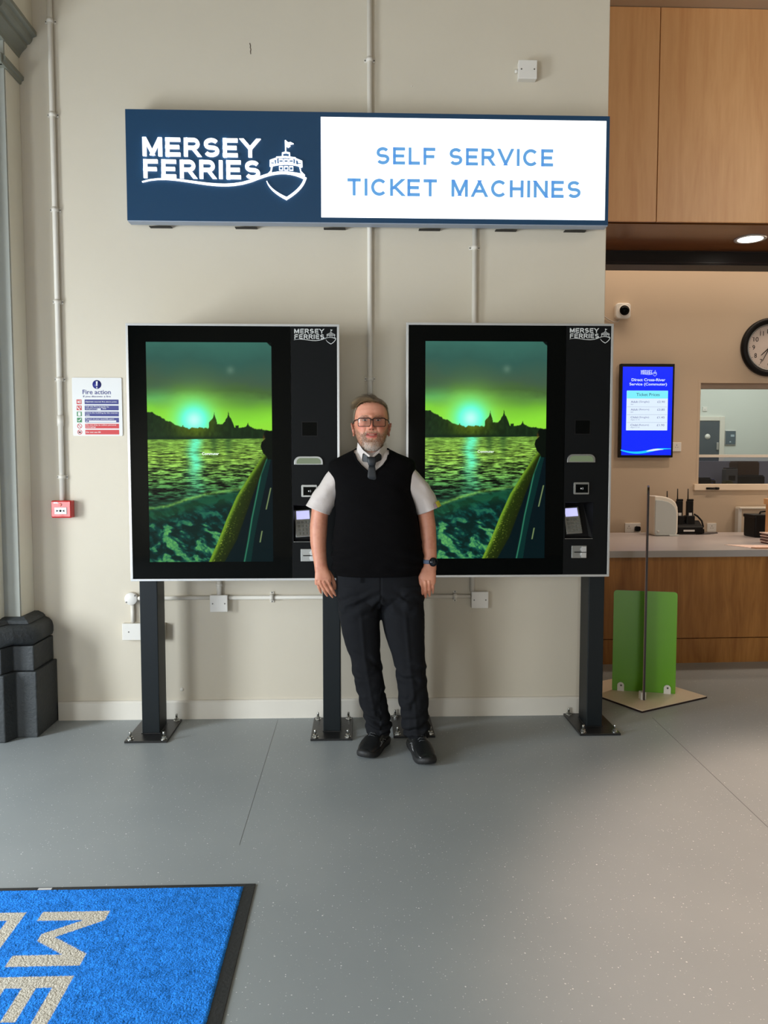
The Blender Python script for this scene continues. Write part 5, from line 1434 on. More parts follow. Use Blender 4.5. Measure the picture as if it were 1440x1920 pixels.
lips = fr_ & (aX < .027)
tint((176, 76, 74), lips * np.clip(G(Z_ - (zmv + .004), .0035) + G(Z_ - (zmv - .008), .005), 0, 1) * .85)
tint((84, 36, 32), (fr_ & (aX < .028)) * G(Z_ - zmv, .0022) * .95)
tint((44, 20, 16), fr_ * G(aX - .008, .0032) * G(Z_ - 1.6355, .003) * .8)
# beard zone
def beard_zone(x, y, z):
    ax = np.abs(x)
    lower = np.interp(ax, [0, .02, .035, .05, .065, .08, .09], [1.591, 1.594, 1.617, 1.622, 1.635, 1.655, 1.68])
    m = np.clip((lower - z) / .010, 0, 1) * (y < .0) * (z > 1.533)
    mo = G(z - (1.6235 + 0.3 * np.maximum(ax - .02, 0) * -1), .0055) * (ax < .037) * (y < -.05) * (z > 1.609 + 4.5 * np.minimum(ax, .03) ** 2 + .006)
    gb = (ax > .026) * (ax < .042) * (z < 1.622) * (y < -.03) * 1.0
    soul = G(ax, .008) * (z < 1.593) * (z > 1.58)
    return np.clip(m + mo * .8 + gb + soul * .7, 0, 1)
bz = beard_zone(X_, Y_, Z_) * head
bcol = np.where(((Z_ < 1.575) & (aX < .035))[:, None], np.array([[186, 176, 162.]]), np.array([[146, 118, 94.]]))
bw_ = (bz * np.where((aX > .045), .30, .5))[:, None]; cc[:] = cc * (1 - bw_) + bcol * bw_
# brows
brow = fr_ * G(Z_ - (1.7005 - 9 * (aX - .03) ** 2), .0042) * np.clip((aX - .010) / .006, 0, 1) * np.clip((.056 - aX) / .008, 0, 1)
tint((160, 116, 90), brow * .5)
rgba = np.ones((len(bv), 4)); rgba[:, :3] = lin(np.clip(cc, 0, 255))
bmb = MB(); bmb.add(bv, bf, True)
bo = obj('body', bmb, M['skin'], man, attr=('Col', rgba), label='head, neck, bare forearms and hands')

# eyes
for sx in (-1, 1):
    ex, ey, ez = HX + sx * .032, HY - .0865, 1.6815
    n1, n2 = 18, 28; v = []; cl_ = []
    for i in range(n1 + 1):
        th_ = math.pi / 2 * i / n1
        for k in range(n2):
            p_ = 2 * math.pi * k / n2; r_ = math.sin(th_)
            x = .0135 * r_ * math.cos(p_); z = .0052 * r_ * math.sin(p_) * (1 - .25 * (r_ * math.cos(p_)) ** 2); y = -.0075 * math.cos(th_)
            v.append((ex + x, ey + y, ez + z)); d = math.hypot(x, z)
            cl_.append((.02, .02, .02, 1) if d < .0026 else ((.09, .10, .10, 1) if d < .0056 else (.62, .56, .52, 1)))
    f = [(i * n2 + k, i * n2 + (k + 1) % n2, (i + 1) * n2 + (k + 1) % n2, (i + 1) * n2 + k) for i in range(n1) for k in range(n2)]
    obj('eye', MB().add(v, f, True), mat('eye_surface', (220, 210, 200), 0.15, attr='Col'), bo, attr=('Col', cl_))
    lid = MB().tube([(ex + .0155 * c_, ey - .0062 + .004 * abs(c_) ** 2, ez + .0058 * (1 - c_ * c_) + .0008) for c_ in np.linspace(-1, 1, 13)], [.001 + .0018 * (1 - abs(c_)) for c_ in np.linspace(-1, 1, 13)], 8)
    lid.tube([(ex + .0150 * c_, ey - .0052 + .004 * abs(c_) ** 2, ez - .0052 * (1 - c_ * c_) - .0004) for c_ in np.linspace(-1, 1, 13)], [.0008 + .0012 * (1 - abs(c_)) for c_ in np.linspace(-1, 1, 13)], 8)
    obj('eyelid', lid, mat('eyelid_skin', (186, 118, 96), 0.55), bo)
tm = MB(); pts_ = np.linspace(-.014, .014, 9)
tm.ribbon([(HX + x, 1.6095 + 4.5 * x * x) for x in pts_], [.0008, .0022, .0028, .003, .003, .003, .0028, .0022, .0008], HY - .0945, HY - .0915)
obj('teeth', tm, M['teeth'], bo)


def strands(roots, normals, path, width, colors, seed=0):
    """flat tapered hairs; path(i, root, normal) -> list of points"""
    mb = MB(); cols = []
    for i in range(len(roots)):
        P = path(i, roots[i], normals[i]); n_ = len(P); v = []
        side = np.cross(P[-1] - P[0], normals[i]); L = np.linalg.norm(side)
        side = side / L if L > 1e-9 else np.array([1., 0, 0])
        for k in range(n_):
            w_ = width * (1 - .75 * k / (n_ - 1))
            v += [P[k] - side * w_, P[k] + side * w_]
        mb.add(v, [(2 * k, 2 * k + 1, 2 * k + 3, 2 * k + 2) for k in range(n_ - 1)], True)
        cols += [(*colors[i], 1.0)] * len(v)
    return mb, cols


# beard strands
ok = np.where(nrg.random(len(bv)) < bz * np.where(aX > .05, .28, .5))[0][:9000]
rt, nr = bv[ok], bn[ok]
def bp(i, p, nn_):
    d = nn_ * .35 + np.array([(p[0] - HX) * 2.0, -.1, -.9]) + nrg.normal(0, .18, 3); d -= nn_ * min(0, d @ nn_ - .25); d /= np.linalg.norm(d)
    L = .005 + .003 * nrg.random()
    return [p - nn_ * .0005, p + d * L * .6 + nn_ * .001, p + d * L]
t_ = nrg.random(len(ok)); grey = np.clip((1.59 - rt[:, 2]) / .03, 0, 1) * np.clip((.05 - np.abs(rt[:, 0] - HX)) / .02, 0, 1) * .8 + .12
cA = np.array(L3(118, 88, 62)); cB = np.array(L3(206, 198, 186))
bc = np.where((t_ < grey)[:, None], cB * (.7 + .5 * nrg.random((len(ok), 1))), cA * (.6 + .9 * nrg.random((len(ok), 1))))
mb_, cl_ = strands(rt, nr, bp, .00045, bc)
obj('beard', mb_, mat('beard_hair', (120, 110, 100), 0.6, attr='Col'), bo, attr=('Col', cl_), kind='stuff')
# brows
ok = np.where(nrg.random(len(bv)) < brow * .3)[0]
def brp(i, p, nn_):
    s_ = 1 if p[0] > HX else -1; d = np.array([s_ * 1.0, -.1, .25]) + nrg.normal(0, .15, 3) + nn_ * .25; d /= np.linalg.norm(d)
    return [p, p + d * .004 + nn_ * .0006, p + d * .007]
mb_, cl_ = strands(bv[ok], bn[ok], brp, .0004, cA[None] * (.6 + .6 * nrg.random((len(ok), 1))))
obj('eyebrows', mb_, mat('brow_hair', (110, 84, 60), 0.6, attr='Col'), bo, attr=('Col', cl_), kind='stuff')

# hair: cap plus combed strands
def scalp(x, y, z):
    zl = np.interp(y, [-.10, -.088, -.070, -.050, -.035, -.015, .0, .02, .05, .1], [1.772, 1.770, 1.762, 1.742, 1.695, 1.668, 1.690, 1.660, 1.62, 1.60])
    return np.clip((z - zl) / .006, 0, 1)
sc_ = scalp(X_, Y_, Z_) * head * (bn[:, 2] > -.6) * ((aX < .0875) | (Z_ > 1.68))
top = np.clip((Z_ - 1.738) / .03, 0, 1)
thick = .0022 + .012 * top * np.clip(1 - (X_ + .01) / .10, .3, 1.1) * np.clip((Y_ + .10) / .03, .35, 1)
hm_ = sc_ > .5
idx = -np.ones(len(bv), int); sel = np.where(hm_)[0]; idx[sel] = np.arange(len(sel))
hf_ = [tuple(idx[list(f)]) for f in bf if all(hm_[q] for q in f)]
hv = bv[sel] + bn[sel] * thick[sel][:, None]
hn = fbm(np.stack([hv[:, 0] * 60 + hv[:, 1] * 80, hv[:, 1] * 40, hv[:, 2] * 50], 1), 3, 6)
hc = np.where((top[sel] > .2)[:, None], np.array([L3(104, 80, 52)]), np.array([L3(138, 120, 98)])) * (.6 + .8 * hn[:, None])
bo_h = obj('hair', MB().add(hv, hf_, True), M['hair'], bo, attr=('Col', np.concatenate([hc, np.ones((len(hc), 1))], 1)), label='swept dark blond hair, short at the sides')
ok = sel[nrg.random(len(sel)) < np.where(top[sel] > .15, .42, .22)]
if len(ok) > 16000: ok = nrg.choice(ok, 16000, replace=False)
tp_k = top[ok]
def hp(i, p, nn_):
    k = tp_k[i]
    if k > .12:
        x = p[0] - HX
        comb = np.array([-.85, .45, .05]) if x < .035 else np.array([.35, .55, -.55])
        if x >= .035: comb = comb * .8
        lift = .55 * k * np.clip(1.1 - abs(x + .0) * 6, .25, 1)
        L = (.045 if x < .035 else .022) * (.7 + .5 * nrg.random()) * (.45 + .55 * k)
        P = [p]; d = comb / np.linalg.norm(comb) * .7 + nn_ * (.35 + lift) + nrg.normal(0, .05, 3)
        for s_ in range(5):
            d = d / np.linalg.norm(d); P.append(P[-1] + d * L / 5)
            d = d + np.array([-.10 if x < .035 else .05, .08, -.20]) * (s_ + 1) * .5
            q = P[-1]; cxy = np.array([(q[0] - HX) / .084, (q[1] - HY) / .098, (q[2] - 1.705) / .09]); rr_ = np.linalg.norm(cxy)
            if rr_ < 1.06: P[-1] = np.array([HX, HY, 1.705]) + (q - np.array([HX, HY, 1.705])) * (1.06 / rr_)
        return P
    d = np.array([0, .25, -.8]) + nn_ * .5 + nrg.normal(0, .15, 3); d /= np.linalg.norm(d); L = .009
    return [p, p + nn_ * .002 + d * L * .5, p + nn_ * .002 + d * L]
rr0 = bv[ok]; tone = np.clip(.25 * nrg.random(len(ok)) + 1.5 * (fbm(np.stack([rr0[:, 0] * 45 + rr0[:, 1] * 90, rr0[:, 2] * 60, rr0[:, 1] * 0], 1), 2, 77) - .25), 0, 1)[:, None]; ca, cb2 = np.array(L3(62, 44, 26)), np.array(L3(210, 182, 140))
sd = np.array(L3(176, 160, 136))
hcol = np.where((tp_k > .12)[:, None], ca * (1 - tone) + cb2 * tone ** 1.5 * 1.0, sd * (.45 + .7 * tone))
mb_, cl_ = strands(bv[ok], bn[ok], hp, .0006, hcol)
obj('hair_strands', mb_, M['hair'], bo_h, attr=('Col', cl_), kind='stuff')

# glasses
gl = thing('glasses', None, None, (0, 0, 0)); gl.parent = man; gl['label'] = 'dark brown rectangular glasses'
GY_ = HY - .112
for sx in (-1, 1):
    cx_ = HX + sx * .0365 + .001
    o_ = rrect(cx_ - .0315, cx_ + .0315, 1.6490, 1.6925, .009, 6)
    i_ = rrect(cx_ - .0285, cx_ + .0285, 1.6515, 1.6880, .008, 6)
    v = []; k = len(o_)
    yb = lambda x: GY_ + 2.2 * (x - HX) ** 2
    for P_ in (o_, i_):
        for x, z in P_: v += [(x, yb(x), z), (x, yb(x) + .004, z)]
    f = []
    for q in range(k):
        b_ = (q + 1) % k
        f += [(2 * q, 2 * b_, 2 * k + 2 * b_, 2 * k + 2 * q), (2 * q + 1, 2 * k + 2 * q + 1, 2 * k + 2 * b_ + 1, 2 * b_ + 1), (2 * q, 2 * q + 1, 2 * b_ + 1, 2 * b_), (2 * k + 2 * q, 2 * k + 2 * b_, 2 * k + 2 * b_ + 1, 2 * k + 2 * q + 1)]
    obj('rim', MB().add(v, f), M['frame'], gl)
    obj('lens', MB().add([(x, yb(x) + .002, z) for x, z in i_], [tuple(range(k))]), M['lens'], gl)
    obj('temple_arm', MB().tube([(cx_ + sx * .029, yb(cx_ + sx * .029) + .002, 1.684), (HX + sx * .078, GY_ + .03, 1.683), (HX + sx * .088, HY - .02, 1.677), (HX + sx * .092, HY + .005, 1.668)], [.0022, .002, .0018, .0015], 8), M['frame'], gl)
obj('bridge', MB().tube([(HX + sx_ * .0075 + .001, GY_ + .001, 1.680 + (.003 if sx_ == 0 else 0)) for sx_ in (-1, 0, 1)], .0026, 10), M['frame'], gl)

# --- shirt
tz = np.array([.905, .915, .96, 1.02, 1.10, 1.21, 1.34, 1.40, 1.45, 1.475, 1.49, 1.505, 1.52, 1.535, 1.548])
txl = np.array([-.112, -.117, -.131, -.133, -.125, -.115, -.127, -.143, -.152, -.148, -.128, -.095, -.065, -.035, -.012])
txr = np.array([.300, .311, .323, .323, .314, .294, .271, .278, .284, .285, .272, .240, .200, .170, .145])
tdf = np.array([.125, .128, .140, .150, .156, .152, .137, .126, .112, .099, .091, .083, .074, .064, .052])
tdb = np.array([.105, .108, .112, .112, .112, .115, .118, .112, .10, .088, .08, .072, .064, .056, .048])
TY = 3.866


def torso(mb, grow, z0, z1, nz=90, n=120, wrinkle=0.0, e=2.35):
    rs = []
    for z in np.linspace(z0, z1, nz):
        l_, r_, f__, b_ = (float(curve([z], tz, t_, .006)[0]) for t_ in (txl, txr, tdf, tdb))
        c_ = (l_ + r_) / 2; w_ = (r_ - l_) / 2 + grow
        ee = e if z < 1.46 else max(2.0, e - (z - 1.46) * 4)
        g = ering(c_, TY, z, w_, f__ + grow, b_ + grow, n, ee)
        if wrinkle:
            p_ = g * 1.0
            u = fbm(np.stack([p_[:, 0] * 5 + z * 7, p_[:, 1] * 5, np.full(n, z * 9)], 1), 3, 12) - .5
            side = np.clip(np.abs(p_[:, 0] - c_) / w_, 0, 1) ** 1.5
            fold = np.sin(z * 95 + (p_[:, 0] - c_) * np.sign(p_[:, 0] - c_) * 26 + 3 * u) * side * G(z - 1.0, .10) * .006
            fold = fold + np.sin(z * 60 + np.abs(p_[:, 0] - c_) * 40) * side * G(z - 1.33, .06) * .003
            bag = .008 * G(z - .955, .02) * (1 + .6 * np.sin(p_[:, 0] * 55 + 1))
            d = np.stack([p_[:, 0] - c_, p_[:, 1] - TY], 1); d = d / np.linalg.norm(d, axis=1)[:, None]
            g[:, :2] += d * (u * .012 + fold + bag * .5)[:, None] * wrinkle
        rs.append(g.tolist())
    mb.loft(rs)
    return mb


sh = obj('shirt', torso(MB(), -.013, .93, 1.538, 60, 96), M['shirt'], man, label='white short-sleeved shirt')


def sleeve(sx, pts, hem_rx, name='sleeve'):
    P = np.array(pts, float); t = np.arange(len(P)); n_ = 56
    out = []
    tt = np.linspace(0, len(P) - 1, 40)
    Q = np.stack([np.interp(tt, t, P[:, k]) for k in range(P.shape[1])], 1)
    for _ in range(4): Q[1:-1] = Q[:-2] * .25 + Q[1:-1] * .5 + Q[2:] * .25
    def ring(q, sh_, wr=True):
        g = ering(q[0], q[1], q[2], q[3] - sh_, q[4] - sh_, q[4] - sh_, n_, 2.1, q[5])
        if wr:
            u = fbm(np.stack([g[:, 0] * 14, g[:, 1] * 14, g[:, 2] * 22], 1), 3, 30 + sx) - .5
            f2 = np.sin(g[:, 2] * 55 + g[:, 0] * sx * 60 + 2 * u) * .0022
            c = g - q[:3]; c /= np.linalg.norm(c, axis=1)[:, None]; g = g + c * (u * .014 + f2)[:, None]
        return g.tolist()
    rs = [ring(q, 0) for q in Q] + [ring(Q[-1], .003)] + [ring(q, .004) for q in Q[::-1][:14]]
    return MB().loft(rs), Q


s1, Q1 = sleeve(-1, [(-.080, 3.866, 1.435, .052, .060, .75), (-.120, 3.867, 1.392, .056, .066, .60), (-.160, 3.868, 1.335, .059, .068, .50), (-.187, 3.870, 1.283, .062, .070, -.0), (-.206, 3.870, 1.2385, .0640, .071, -.39)], 0)
for q in Q1: q
T_ = lambda a_: a_


def sleeve_rings(P):
    return P


# tilt runs from the shoulder's slope to the hem's slope
s1, Q1 = sleeve(-1, [(-.070, 3.866, 1.435, .050, .060, -.75), (-.112, 3.867, 1.392, .054, .066, -.60), (-.150, 3.868, 1.340, .058, .068, -.50), (-.183, 3.870, 1.285, .062, .070, -.44), (-.206, 3.870, 1.2375, .0645, .071, -.39)], 0)
obj('sleeve', s1, M['shirt'], sh)
s2, Q2 = sleeve(1, [(.210, 3.866, 1.437, .050, .060, .75), (.254, 3.867, 1.394, .054, .066, .60), (.296, 3.868, 1.340, .058, .068, .50), (.330, 3.870, 1.285, .061, .070, .44), (.3545, 3.870, 1.235, .0630, .071, .39)], 0)
obj('sleeve', s2, M['shirt'], sh)
# badges printed at the hem of one sleeve
def patch(q0, q1, a0, a1, grow, n_=8):
    v = []
    for q in (q0, q1):
        for a_ in np.linspace(a0, a1, n_):
            c, s = math.cos(a_), math.sin(a_); e = 2.1
            x = math.copysign(abs(c) ** (2 / e), c) * (q[3] + grow); y = math.copysign(abs(s) ** (2 / e), s) * (q[4] + grow)
            v.append((q[0] + x * math.cos(q[5]), q[1] + y, q[2] + x * math.sin(q[5])))
    return MB().add(v, [(k, k + 1, n_ + k + 1, n_ + k) for k in range(n_ - 1)] , True)
obj('yellow_badge', patch(Q2[-6], Q2[-1], R(-52), R(-22), .0075), M['yellow'], sh)
obj('hem_tab', patch(Q2[-5], Q2[-1], R(-66), R(-54), .0065), mat('grey_tab_print', (176, 150, 160), 0.6), sh)


def px(p, y_off=0.0, yb=3.757):
    """collar sketch points (source units) -> metres on the curved chest"""
    out = []
    for u, v_ in p:
        x = .0655 + (u - 697) * .00259; z = 1.4705 + (868.7 - v_) * .00262
        out.append((x, yb + 14 * (x - .065) ** 2 + y_off + max(0, z - 1.51) * .15, z))
    return out


def slab(pts, th_):
    k = len(pts); v = list(pts) + [(x, y + th_, z) for x, y, z in pts]
    f = [tuple(range(k)), tuple(range(2 * k - 1, k - 1, -1))] + [(i, k + i, k + (i + 1) % k, (i + 1) % k) for i in range(k)]
    bm = bmesh.new(); vv = [bm.verts.new(p) for p in v]
    for q in f: bm.faces.new([vv[i] for i in q])
    bmesh.ops.recalc_face_normals(bm, faces=bm.faces[:])
    return MB().bm(bm)


obj('collar_flap', slab(px([(670.3, 829), (668.6, 842), (676.8, 868.5), (679.8, 851), (681.5, 849), (691.5, 857), (693.5, 854.5), (680, 843)], -.006), .004), M['shirt'], sh)
obj('collar_flap', slab(px([(725.0, 830), (727.0, 844), (718.4, 865.5), (715, 851.5), (709.8, 848.5), (700, 857), (698, 854.5), (712, 843)], -.006), .004), M['shirt'], sh)
cs_ = []
for z, g_ in ((1.478, .080), (1.50, .076), (1.525, .0735), (1.548, .0725), (1.5485, .070), (1.525, .070), (1.50, .071)):
    a_ = np.linspace(0, 2 * np.pi, 48, endpoint=False)
    drop = -.030 * np.clip(-np.sin(a_), 0, 1) ** 2
    cs_.append(np.stack([HX + g_ * np.cos(a_), HY + .010 + g_ * np.sin(a_) * 1.0, z + drop], 1).tolist())
obj('collar_stand', MB().loft(cs_, cap=False), M['shirt'], sh)
# placket and tie
ti = thing('tie', None, None, (0, 0, 0)); ti.parent = man; ti['label'] = 'black patterned tie'
obj('tie_band', slab(px([(679.8, 849.5), (691, 857), (690.5, 867), (679, 865)], .000), .003), M['tie'], ti)
obj('tie_band', slab(px([(701, 857), (710.5, 849), (716, 853), (715.5, 862), (705, 867)], .000), .003), M['tie'], ti)
kn = MB(); kr = []
for z_, w_, d_ in ((1.503, .022, .006), (1.496, .0245, .011), (1.480, .0215, .013), (1.462, .0165, .011), (1.456, .013, .006)):
    kr.append(ering(.0655, 3.755, z_, w_, d_, d_, 28, 2.6).tolist())
obj('tie_knot', kn.loft(kr), M['tie'], ti)
bl = []
for z_, w_ in ((1.462, .0150), (1.445, .0175), (1.42, .0205), (1.38, .024)):
    bl.append(ering(.0655, 3.750 - (1.462 - z_) * .12, z_, w_, .004, .004, 24, 3.0).tolist())
obj('tie_blade', MB().loft(bl), M['tie'], ti)

# --- vest with its V neck
vst = torso(MB(), 0.0, .915, 1.548, 150, 200, 1.0)
vp = [(.0625, 1.4245), (.044, 1.433), (.012, 1.462), (-.010, 1.490), (-.021, 1.520), (-.028, 1.60), (.158, 1.60), (.151, 1.520), (.142, 1.490), (.121, 1.462), (.088, 1.434)]
vst = cut(vst, MB().prism(vp, 3.60, 3.86, 'y'))
# hem band pulls in below the waist
vo = obj('vest', vst, M['vest'], man, label='black knitted sleeveless V-neck vest')
def front_y(x, z, grow=0.0):
    l_, r_, f__ = (float(curve([z], tz, t_, .006)[0]) for t_ in (txl, txr, tdf))
    c_ = (l_ + r_) / 2; w_ = (r_ - l_) / 2; ee = 2.35 if z < 1.46 else max(2.0, 2.35 - (z - 1.46) * 4)
    return TY - (f__ + grow) * max(0.0, 1 - abs((x - c_) / w_) ** ee) ** (1 / ee)
nb = []
vv_ = [(-.021, 1.520), (-.010, 1.490), (.012, 1.462), (.044, 1.433), (.0625, 1.4245), (.088, 1.434), (.121, 1.462), (.142, 1.490), (.151, 1.520)]
q_ = []
for i in range(len(vv_) - 1):
    for s_ in np.linspace(0, 1, 5)[:-1]:
        x = vv_[i][0] * (1 - s_) + vv_[i + 1][0] * s_; z = vv_[i][1] * (1 - s_) + vv_[i + 1][1] * s_
        q_.append((x, front_y(x, z) + .001, z - .002))
obj('neckband', MB().tube(q_, .0055, 10), M['vest'], vo)
rs = []
for z in (.912, .914, .93, .945, .95):
    l_, r_, f__, b_ = (float(curve([z], tz, t_, .006)[0]) for t_ in (txl, txr, tdf, tdb))
    g_ = .001 if z < .913 else (.0035 if z < .94 else -.002)
    rs.append(ering((l_ + r_) / 2, TY, z, (r_ - l_) / 2 + g_, f__ + g_, b_ + g_, 160, 2.35).tolist())
obj('hem_band', MB().loft(rs), M['vest'], vo)

# --- trousers
tr = MB()
def legrings(tab, n=40):
    T2 = np.array(tab); zz = np.linspace(T2[0, 0], T2[-1, 0], 60); rs = []
    o_ = np.argsort(T2[:, 0]); K = T2[o_, 0]
    for z in zz:
        xo, xi, yc, ry = (float(curve([z], K, T2[o_, k], .012)[0]) for k in (1, 2, 3, 4))
        rs.append(ering((xo + xi) / 2, yc, z, abs(xi - xo) / 2, ry, ry * 1.08, n, 2.15).tolist())
    tr.loft(rs)
legrings([(.86, -.112, .100, 3.868, .108), (.80, -.110, .106, 3.868, .108), (.70, -.100, .107, 3.868, .103), (.633, -.088, .108, 3.868, .096), (.55, -.068, .110, 3.870, .088), (.469, -.043, .112, 3.874, .080),
          (.373, -.026, .126, 3.885, .076), (.30, -.012, .135, 3.895, .074), (.22, .006, .148, 3.905, .070), (.165, .026, .158, 3.912, .068), (.11, .034, .168, 3.915, .070), (.078, .040, .168, 3.915, .071)])
legrings([(.86, .118, .322, 3.866, .108), (.80, .112, .330, 3.864, .108), (.70, .112, .334, 3.860, .103), (.633, .124, .335, 3.856, .096), (.577, .141, .335, 3.852, .090), (.45, .184, .339, 3.844, .080),
          (.373, .192, .346, 3.842, .076), (.30, .199, .353, 3.842, .074), (.22, .211, .353, 3.846, .070), (.165, .217, .355, 3.852, .068), (.11, .230, .358, 3.858, .070), (.076, .234, .358, 3.858, .071)])
limb(tr, [(.095, 3.866, .945, .205, .108), (.098, 3.866, .90, .213, .112), (.103, 3.866, .85, .219, .115), (.108, 3.866, .80, .217, .112), (.109, 3.866, .765, .150, .09), (.109, 3.866, .745, .06, .05)], 96, 2.5)
tv, tn, tfc = remeshed(tr, 0.0042, 3, 0.5)
x, y, z = tv.T
left = x < .111
lz = np.where(left, z, z + .02)
u = fbm(np.stack([x * 9, y * 9, z * 14], 1), 3, 44) - .5
cxl = np.where(left, np.interp(z, [.08, .3, .5, .85], [.103, .06, .03, 0]), np.interp(z, [.08, .3, .5, .85], [.295, .276, .25, .22]))
sl = (x - cxl)
ph = 9 * u + 3 * (fbm(np.stack([x * 22, y * 22, z * 8], 1), 2, 91) - .5)
am = .35 + 1.3 * fbm(np.stack([x * 13 + 4, y * 13, z * 11], 1), 2, 17)
fold = .0075 * np.sin(lz * 105 + sl * np.where(left, 42, -42) + ph) * G(lz - .150, .065) * am
fold += .0050 * np.sin(lz * 74 + sl * 52 + ph) * G(lz - .45, .055) * am
fold += .0042 * np.sin(lz * 58 - sl * 40 + 1.4 * ph) * G(lz - .30, .07) * am
fold += .0055 * np.sin(lz * 80 + np.abs(x - .109) * np.where(z > .7, 60, 20) + ph) * G(z - .775, .055) * (y < 3.87) * am
crease = .004 * G(sl, .010) * (y < 3.84) * np.clip((.78 - z) / .1, 0, 1)
tv = tv + tn * (fold + .010 * u + crease)[:, None]
fly = (G(x - .109, .0035) * (z > .80) * (y < 3.80))
tv = tv + tn * (-.0035 * fly)[:, None]
to = obj('trousers', MB().add(tv, tfc, True), M['trousers'], man)
obj('belt_loop', MB().box(.003, .010, 3.746, 3.752, .885, .925, bevel=.001), M['trousers'], to)


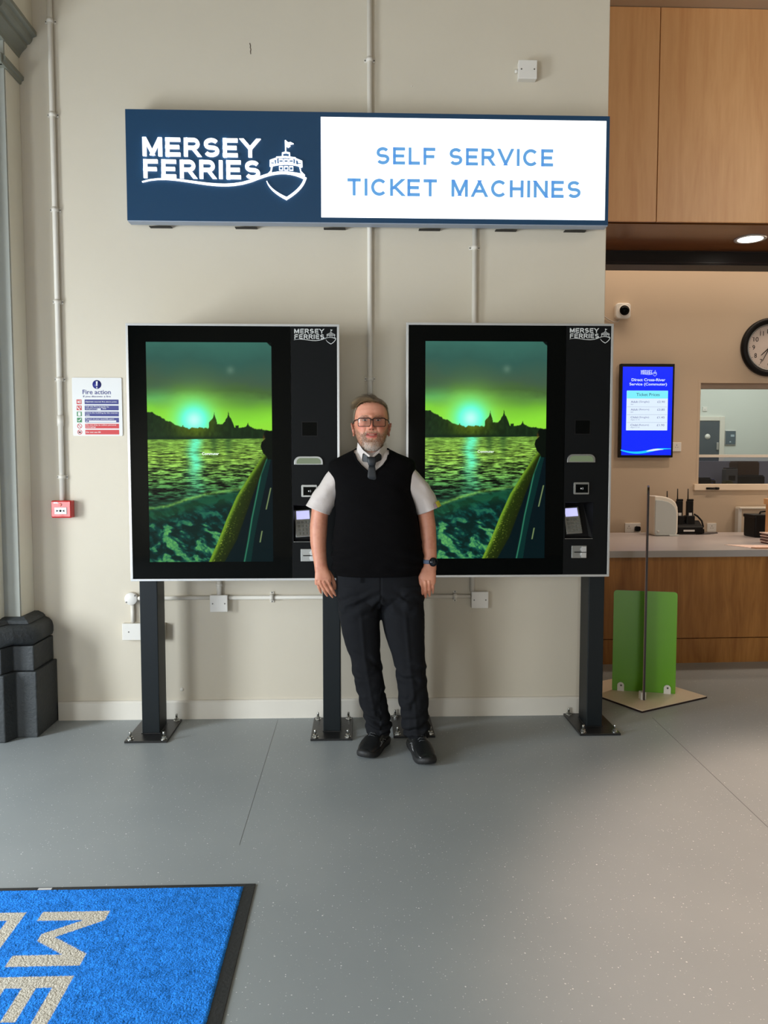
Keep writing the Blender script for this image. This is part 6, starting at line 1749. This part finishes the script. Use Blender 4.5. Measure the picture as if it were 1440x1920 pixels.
# --- shoes
def shoe(heel, toe):
    h_ = np.array(heel); t__ = np.array(toe); d = t__ - h_; L = np.linalg.norm(d); d /= L; nn_ = np.array([-d[1], d[0]])
    S = np.array([0, .02, .06, .14, .25, .40, .55, .70, .82, .91, .97, 1.0])
    hwd = np.array([.008, .023, .033, .040, .041, .039, .045, .0515, .0505, .043, .029, .009])
    tp = np.array([.060, .080, .094, .104, .110, .110, .098, .078, .063, .053, .042, .030])
    def P(s, lat, z): q = h_ + d * s * L + nn_ * lat; return (q[0], q[1], z)
    up = []
    for s in np.linspace(0, 1, 40):
        w_ = float(curve([s], S, hwd, .012)[0]); t2 = float(curve([s], S, tp, .02)[0]); z0 = .022 + .010 * max(0, s - .85) / .15
        r = []
        for k in range(28):
            a_ = 2 * math.pi * k / 28; c, s2 = math.cos(a_), math.sin(a_)
            lat = math.copysign(abs(c) ** .8, c) * w_ * (1 - .25 * max(0, s2) * (s < .6)); zc = (z0 + t2) / 2; hz = (t2 - z0) / 2
            r.append(P(s, lat, zc + math.copysign(abs(s2) ** .85, s2) * hz))
        up.append(r)
    g = thing('shoe', None, None, (0, 0, 0)); g.parent = man; g['label'] = 'black leather trainer'
    obj('upper', MB().loft(up), M['shoe'], g)
    out = []
    for z_, gr in ((.000, -.002), (.004, .003), (.016, .0055), (.028, .004), (.034, -.002)):
        ring = []
        SS = np.concatenate([np.linspace(0, 1, 26), np.linspace(1, 0, 26)]); 
        for j_, s in enumerate(SS):
            w_ = float(curve([s], S, hwd, .012)[0]) + gr; w_ = max(w_, .001); sg = 1 if j_ < 26 else -1
            ss = s * (1 + 2 * gr / L) - gr / L
            ring.append(P(ss, sg * w_, z_ + .012 * max(0, s - .86) / .14 + (.004 if .35 < s < .5 and z_ == 0 else 0)))
        out.append(ring)
    obj('sole', MB().loft(out), M['sole'], g)
    def topz(s): return float(curve([s], S, tp, .02)[0])
    lc = MB()
    for s in (.44, .49, .54, .59, .64):
        w_ = .020
        lc.tube([P(s - .01, -w_, topz(s) - .006), P(s, -w_ * .5, topz(s) + .006), P(s + .012, 0, topz(s + .01) + .006), P(s, w_ * .5, topz(s) + .004), P(s - .01, w_, topz(s) - .006)], .0032, 8)
    lc.tube([P(.42, -.012, topz(.42) + .003), P(.43, -.028, topz(.42) + .004), P(.47, -.030, topz(.47) - .01)], .0022, 8)
    lc.tube([P(.42, .012, topz(.42) + .003), P(.44, .028, topz(.42) + .002), P(.49, .030, topz(.49) - .012)], .0022, 8)
    obj('laces', lc, M['lace'], g)
    ov = []
    for s in np.linspace(.80, 1.0, 12):
        w_ = float(curve([s], S, hwd, .012)[0]) + .0015; t2 = float(curve([s], S, tp, .02)[0]) - .006
        ov.append([P(s * 1.004, math.cos(a_) * w_, .024 + .012 * max(0, s - .86) / .14 + math.sin(a_) ** .8 * (t2 - .024) if math.sin(a_) > 0 else .026) for a_ in np.linspace(0, math.pi, 16)])
    tcm = MB(); v = [p for r in ov for p in r]; tcm.add(v, [(i * 16 + k, i * 16 + k + 1, (i + 1) * 16 + k + 1, (i + 1) * 16 + k) for i in range(11) for k in range(15)], True)
    obj('toe_cap', tcm, M['shoe'], g)
    sp2 = MB()
    for sg in (-1, 1):
        for (sa, za), (sb, zb) in (((.36, .085), (.56, .036)), ((.44, .085), (.62, .036)), ((.62, .060), (.34, .034)), ((.55, .070), (.28, .036))):
            pp = []
            for q in np.linspace(0, 1, 7):
                s = sa * (1 - q) + sb * q; z_ = za * (1 - q) + zb * q
                w_ = float(curve([s], S, hwd, .012)[0]); t2 = float(curve([s], S, tp, .02)[0]); hz = (t2 - .022) / 2; rel = min(1, abs(z_ - (.022 + hz)) / hz)
                lat = w_ * (1 - rel ** (1 / .85 * 2)) ** .4 * (1 - .2 * (z_ > .06)) + .0025
                pp.append(P(s, sg * lat, z_))
            sp2.tube(pp, .0030, 6)
    obj('side_stripes', sp2, mat('grey_trim', (120, 120, 120), 0.3), g)


shoe((.140, 4.005), (.022, 3.742))
shoe((.282, 3.955), (.338, 3.642))

# --- watch
wt_ = thing('wristwatch', None, None, (0, 0, 0)); wt_.parent = man; wt_['label'] = 'round smartwatch on a blue-grey strap'
wr = []
for z_, g_ in ((.968, .0), (.969, .0025), (.978, .0035), (.988, .0025), (.989, .0)):
    wr.append(ering(.3598, 3.8395, z_, .0335 + g_, .0275 + g_, .0275 + g_, 36, 2.0).tolist())
obj('strap', MB().loft(wr, cap=True), M['strap'], wt_)
dirv = Vector((.42, -.90, .06)).normalized(); ctr = Vector((.3715, 3.8125, .979)); up_ = Vector((0, 0, 1)); sx_ = dirv.cross(up_).normalized(); uz = sx_.cross(dirv)
def wdisc(prof):
    v = []; n_ = 32
    for r_, h_ in prof:
        for k in range(n_):
            a_ = 2 * math.pi * k / n_; v.append(tuple(ctr + sx_ * r_ * math.cos(a_) + uz * r_ * math.sin(a_) + dirv * h_))
    f = [(i * n_ + k, i * n_ + (k + 1) % n_, (i + 1) * n_ + (k + 1) % n_, (i + 1) * n_ + k) for i in range(len(prof) - 1) for k in range(n_)]
    f += [tuple(range(n_)), tuple((len(prof) - 1) * n_ + k for k in range(n_))]
    return MB().add(v, f, True)
obj('watch_case', wdisc([(.020, -.004), (.0225, 0), (.0225, .006), (.020, .008)]), M['dkplastic'], wt_)
obj('watch_face', wdisc([(.0195, .0078), (.0195, .0086)]), M['watch'], wt_)
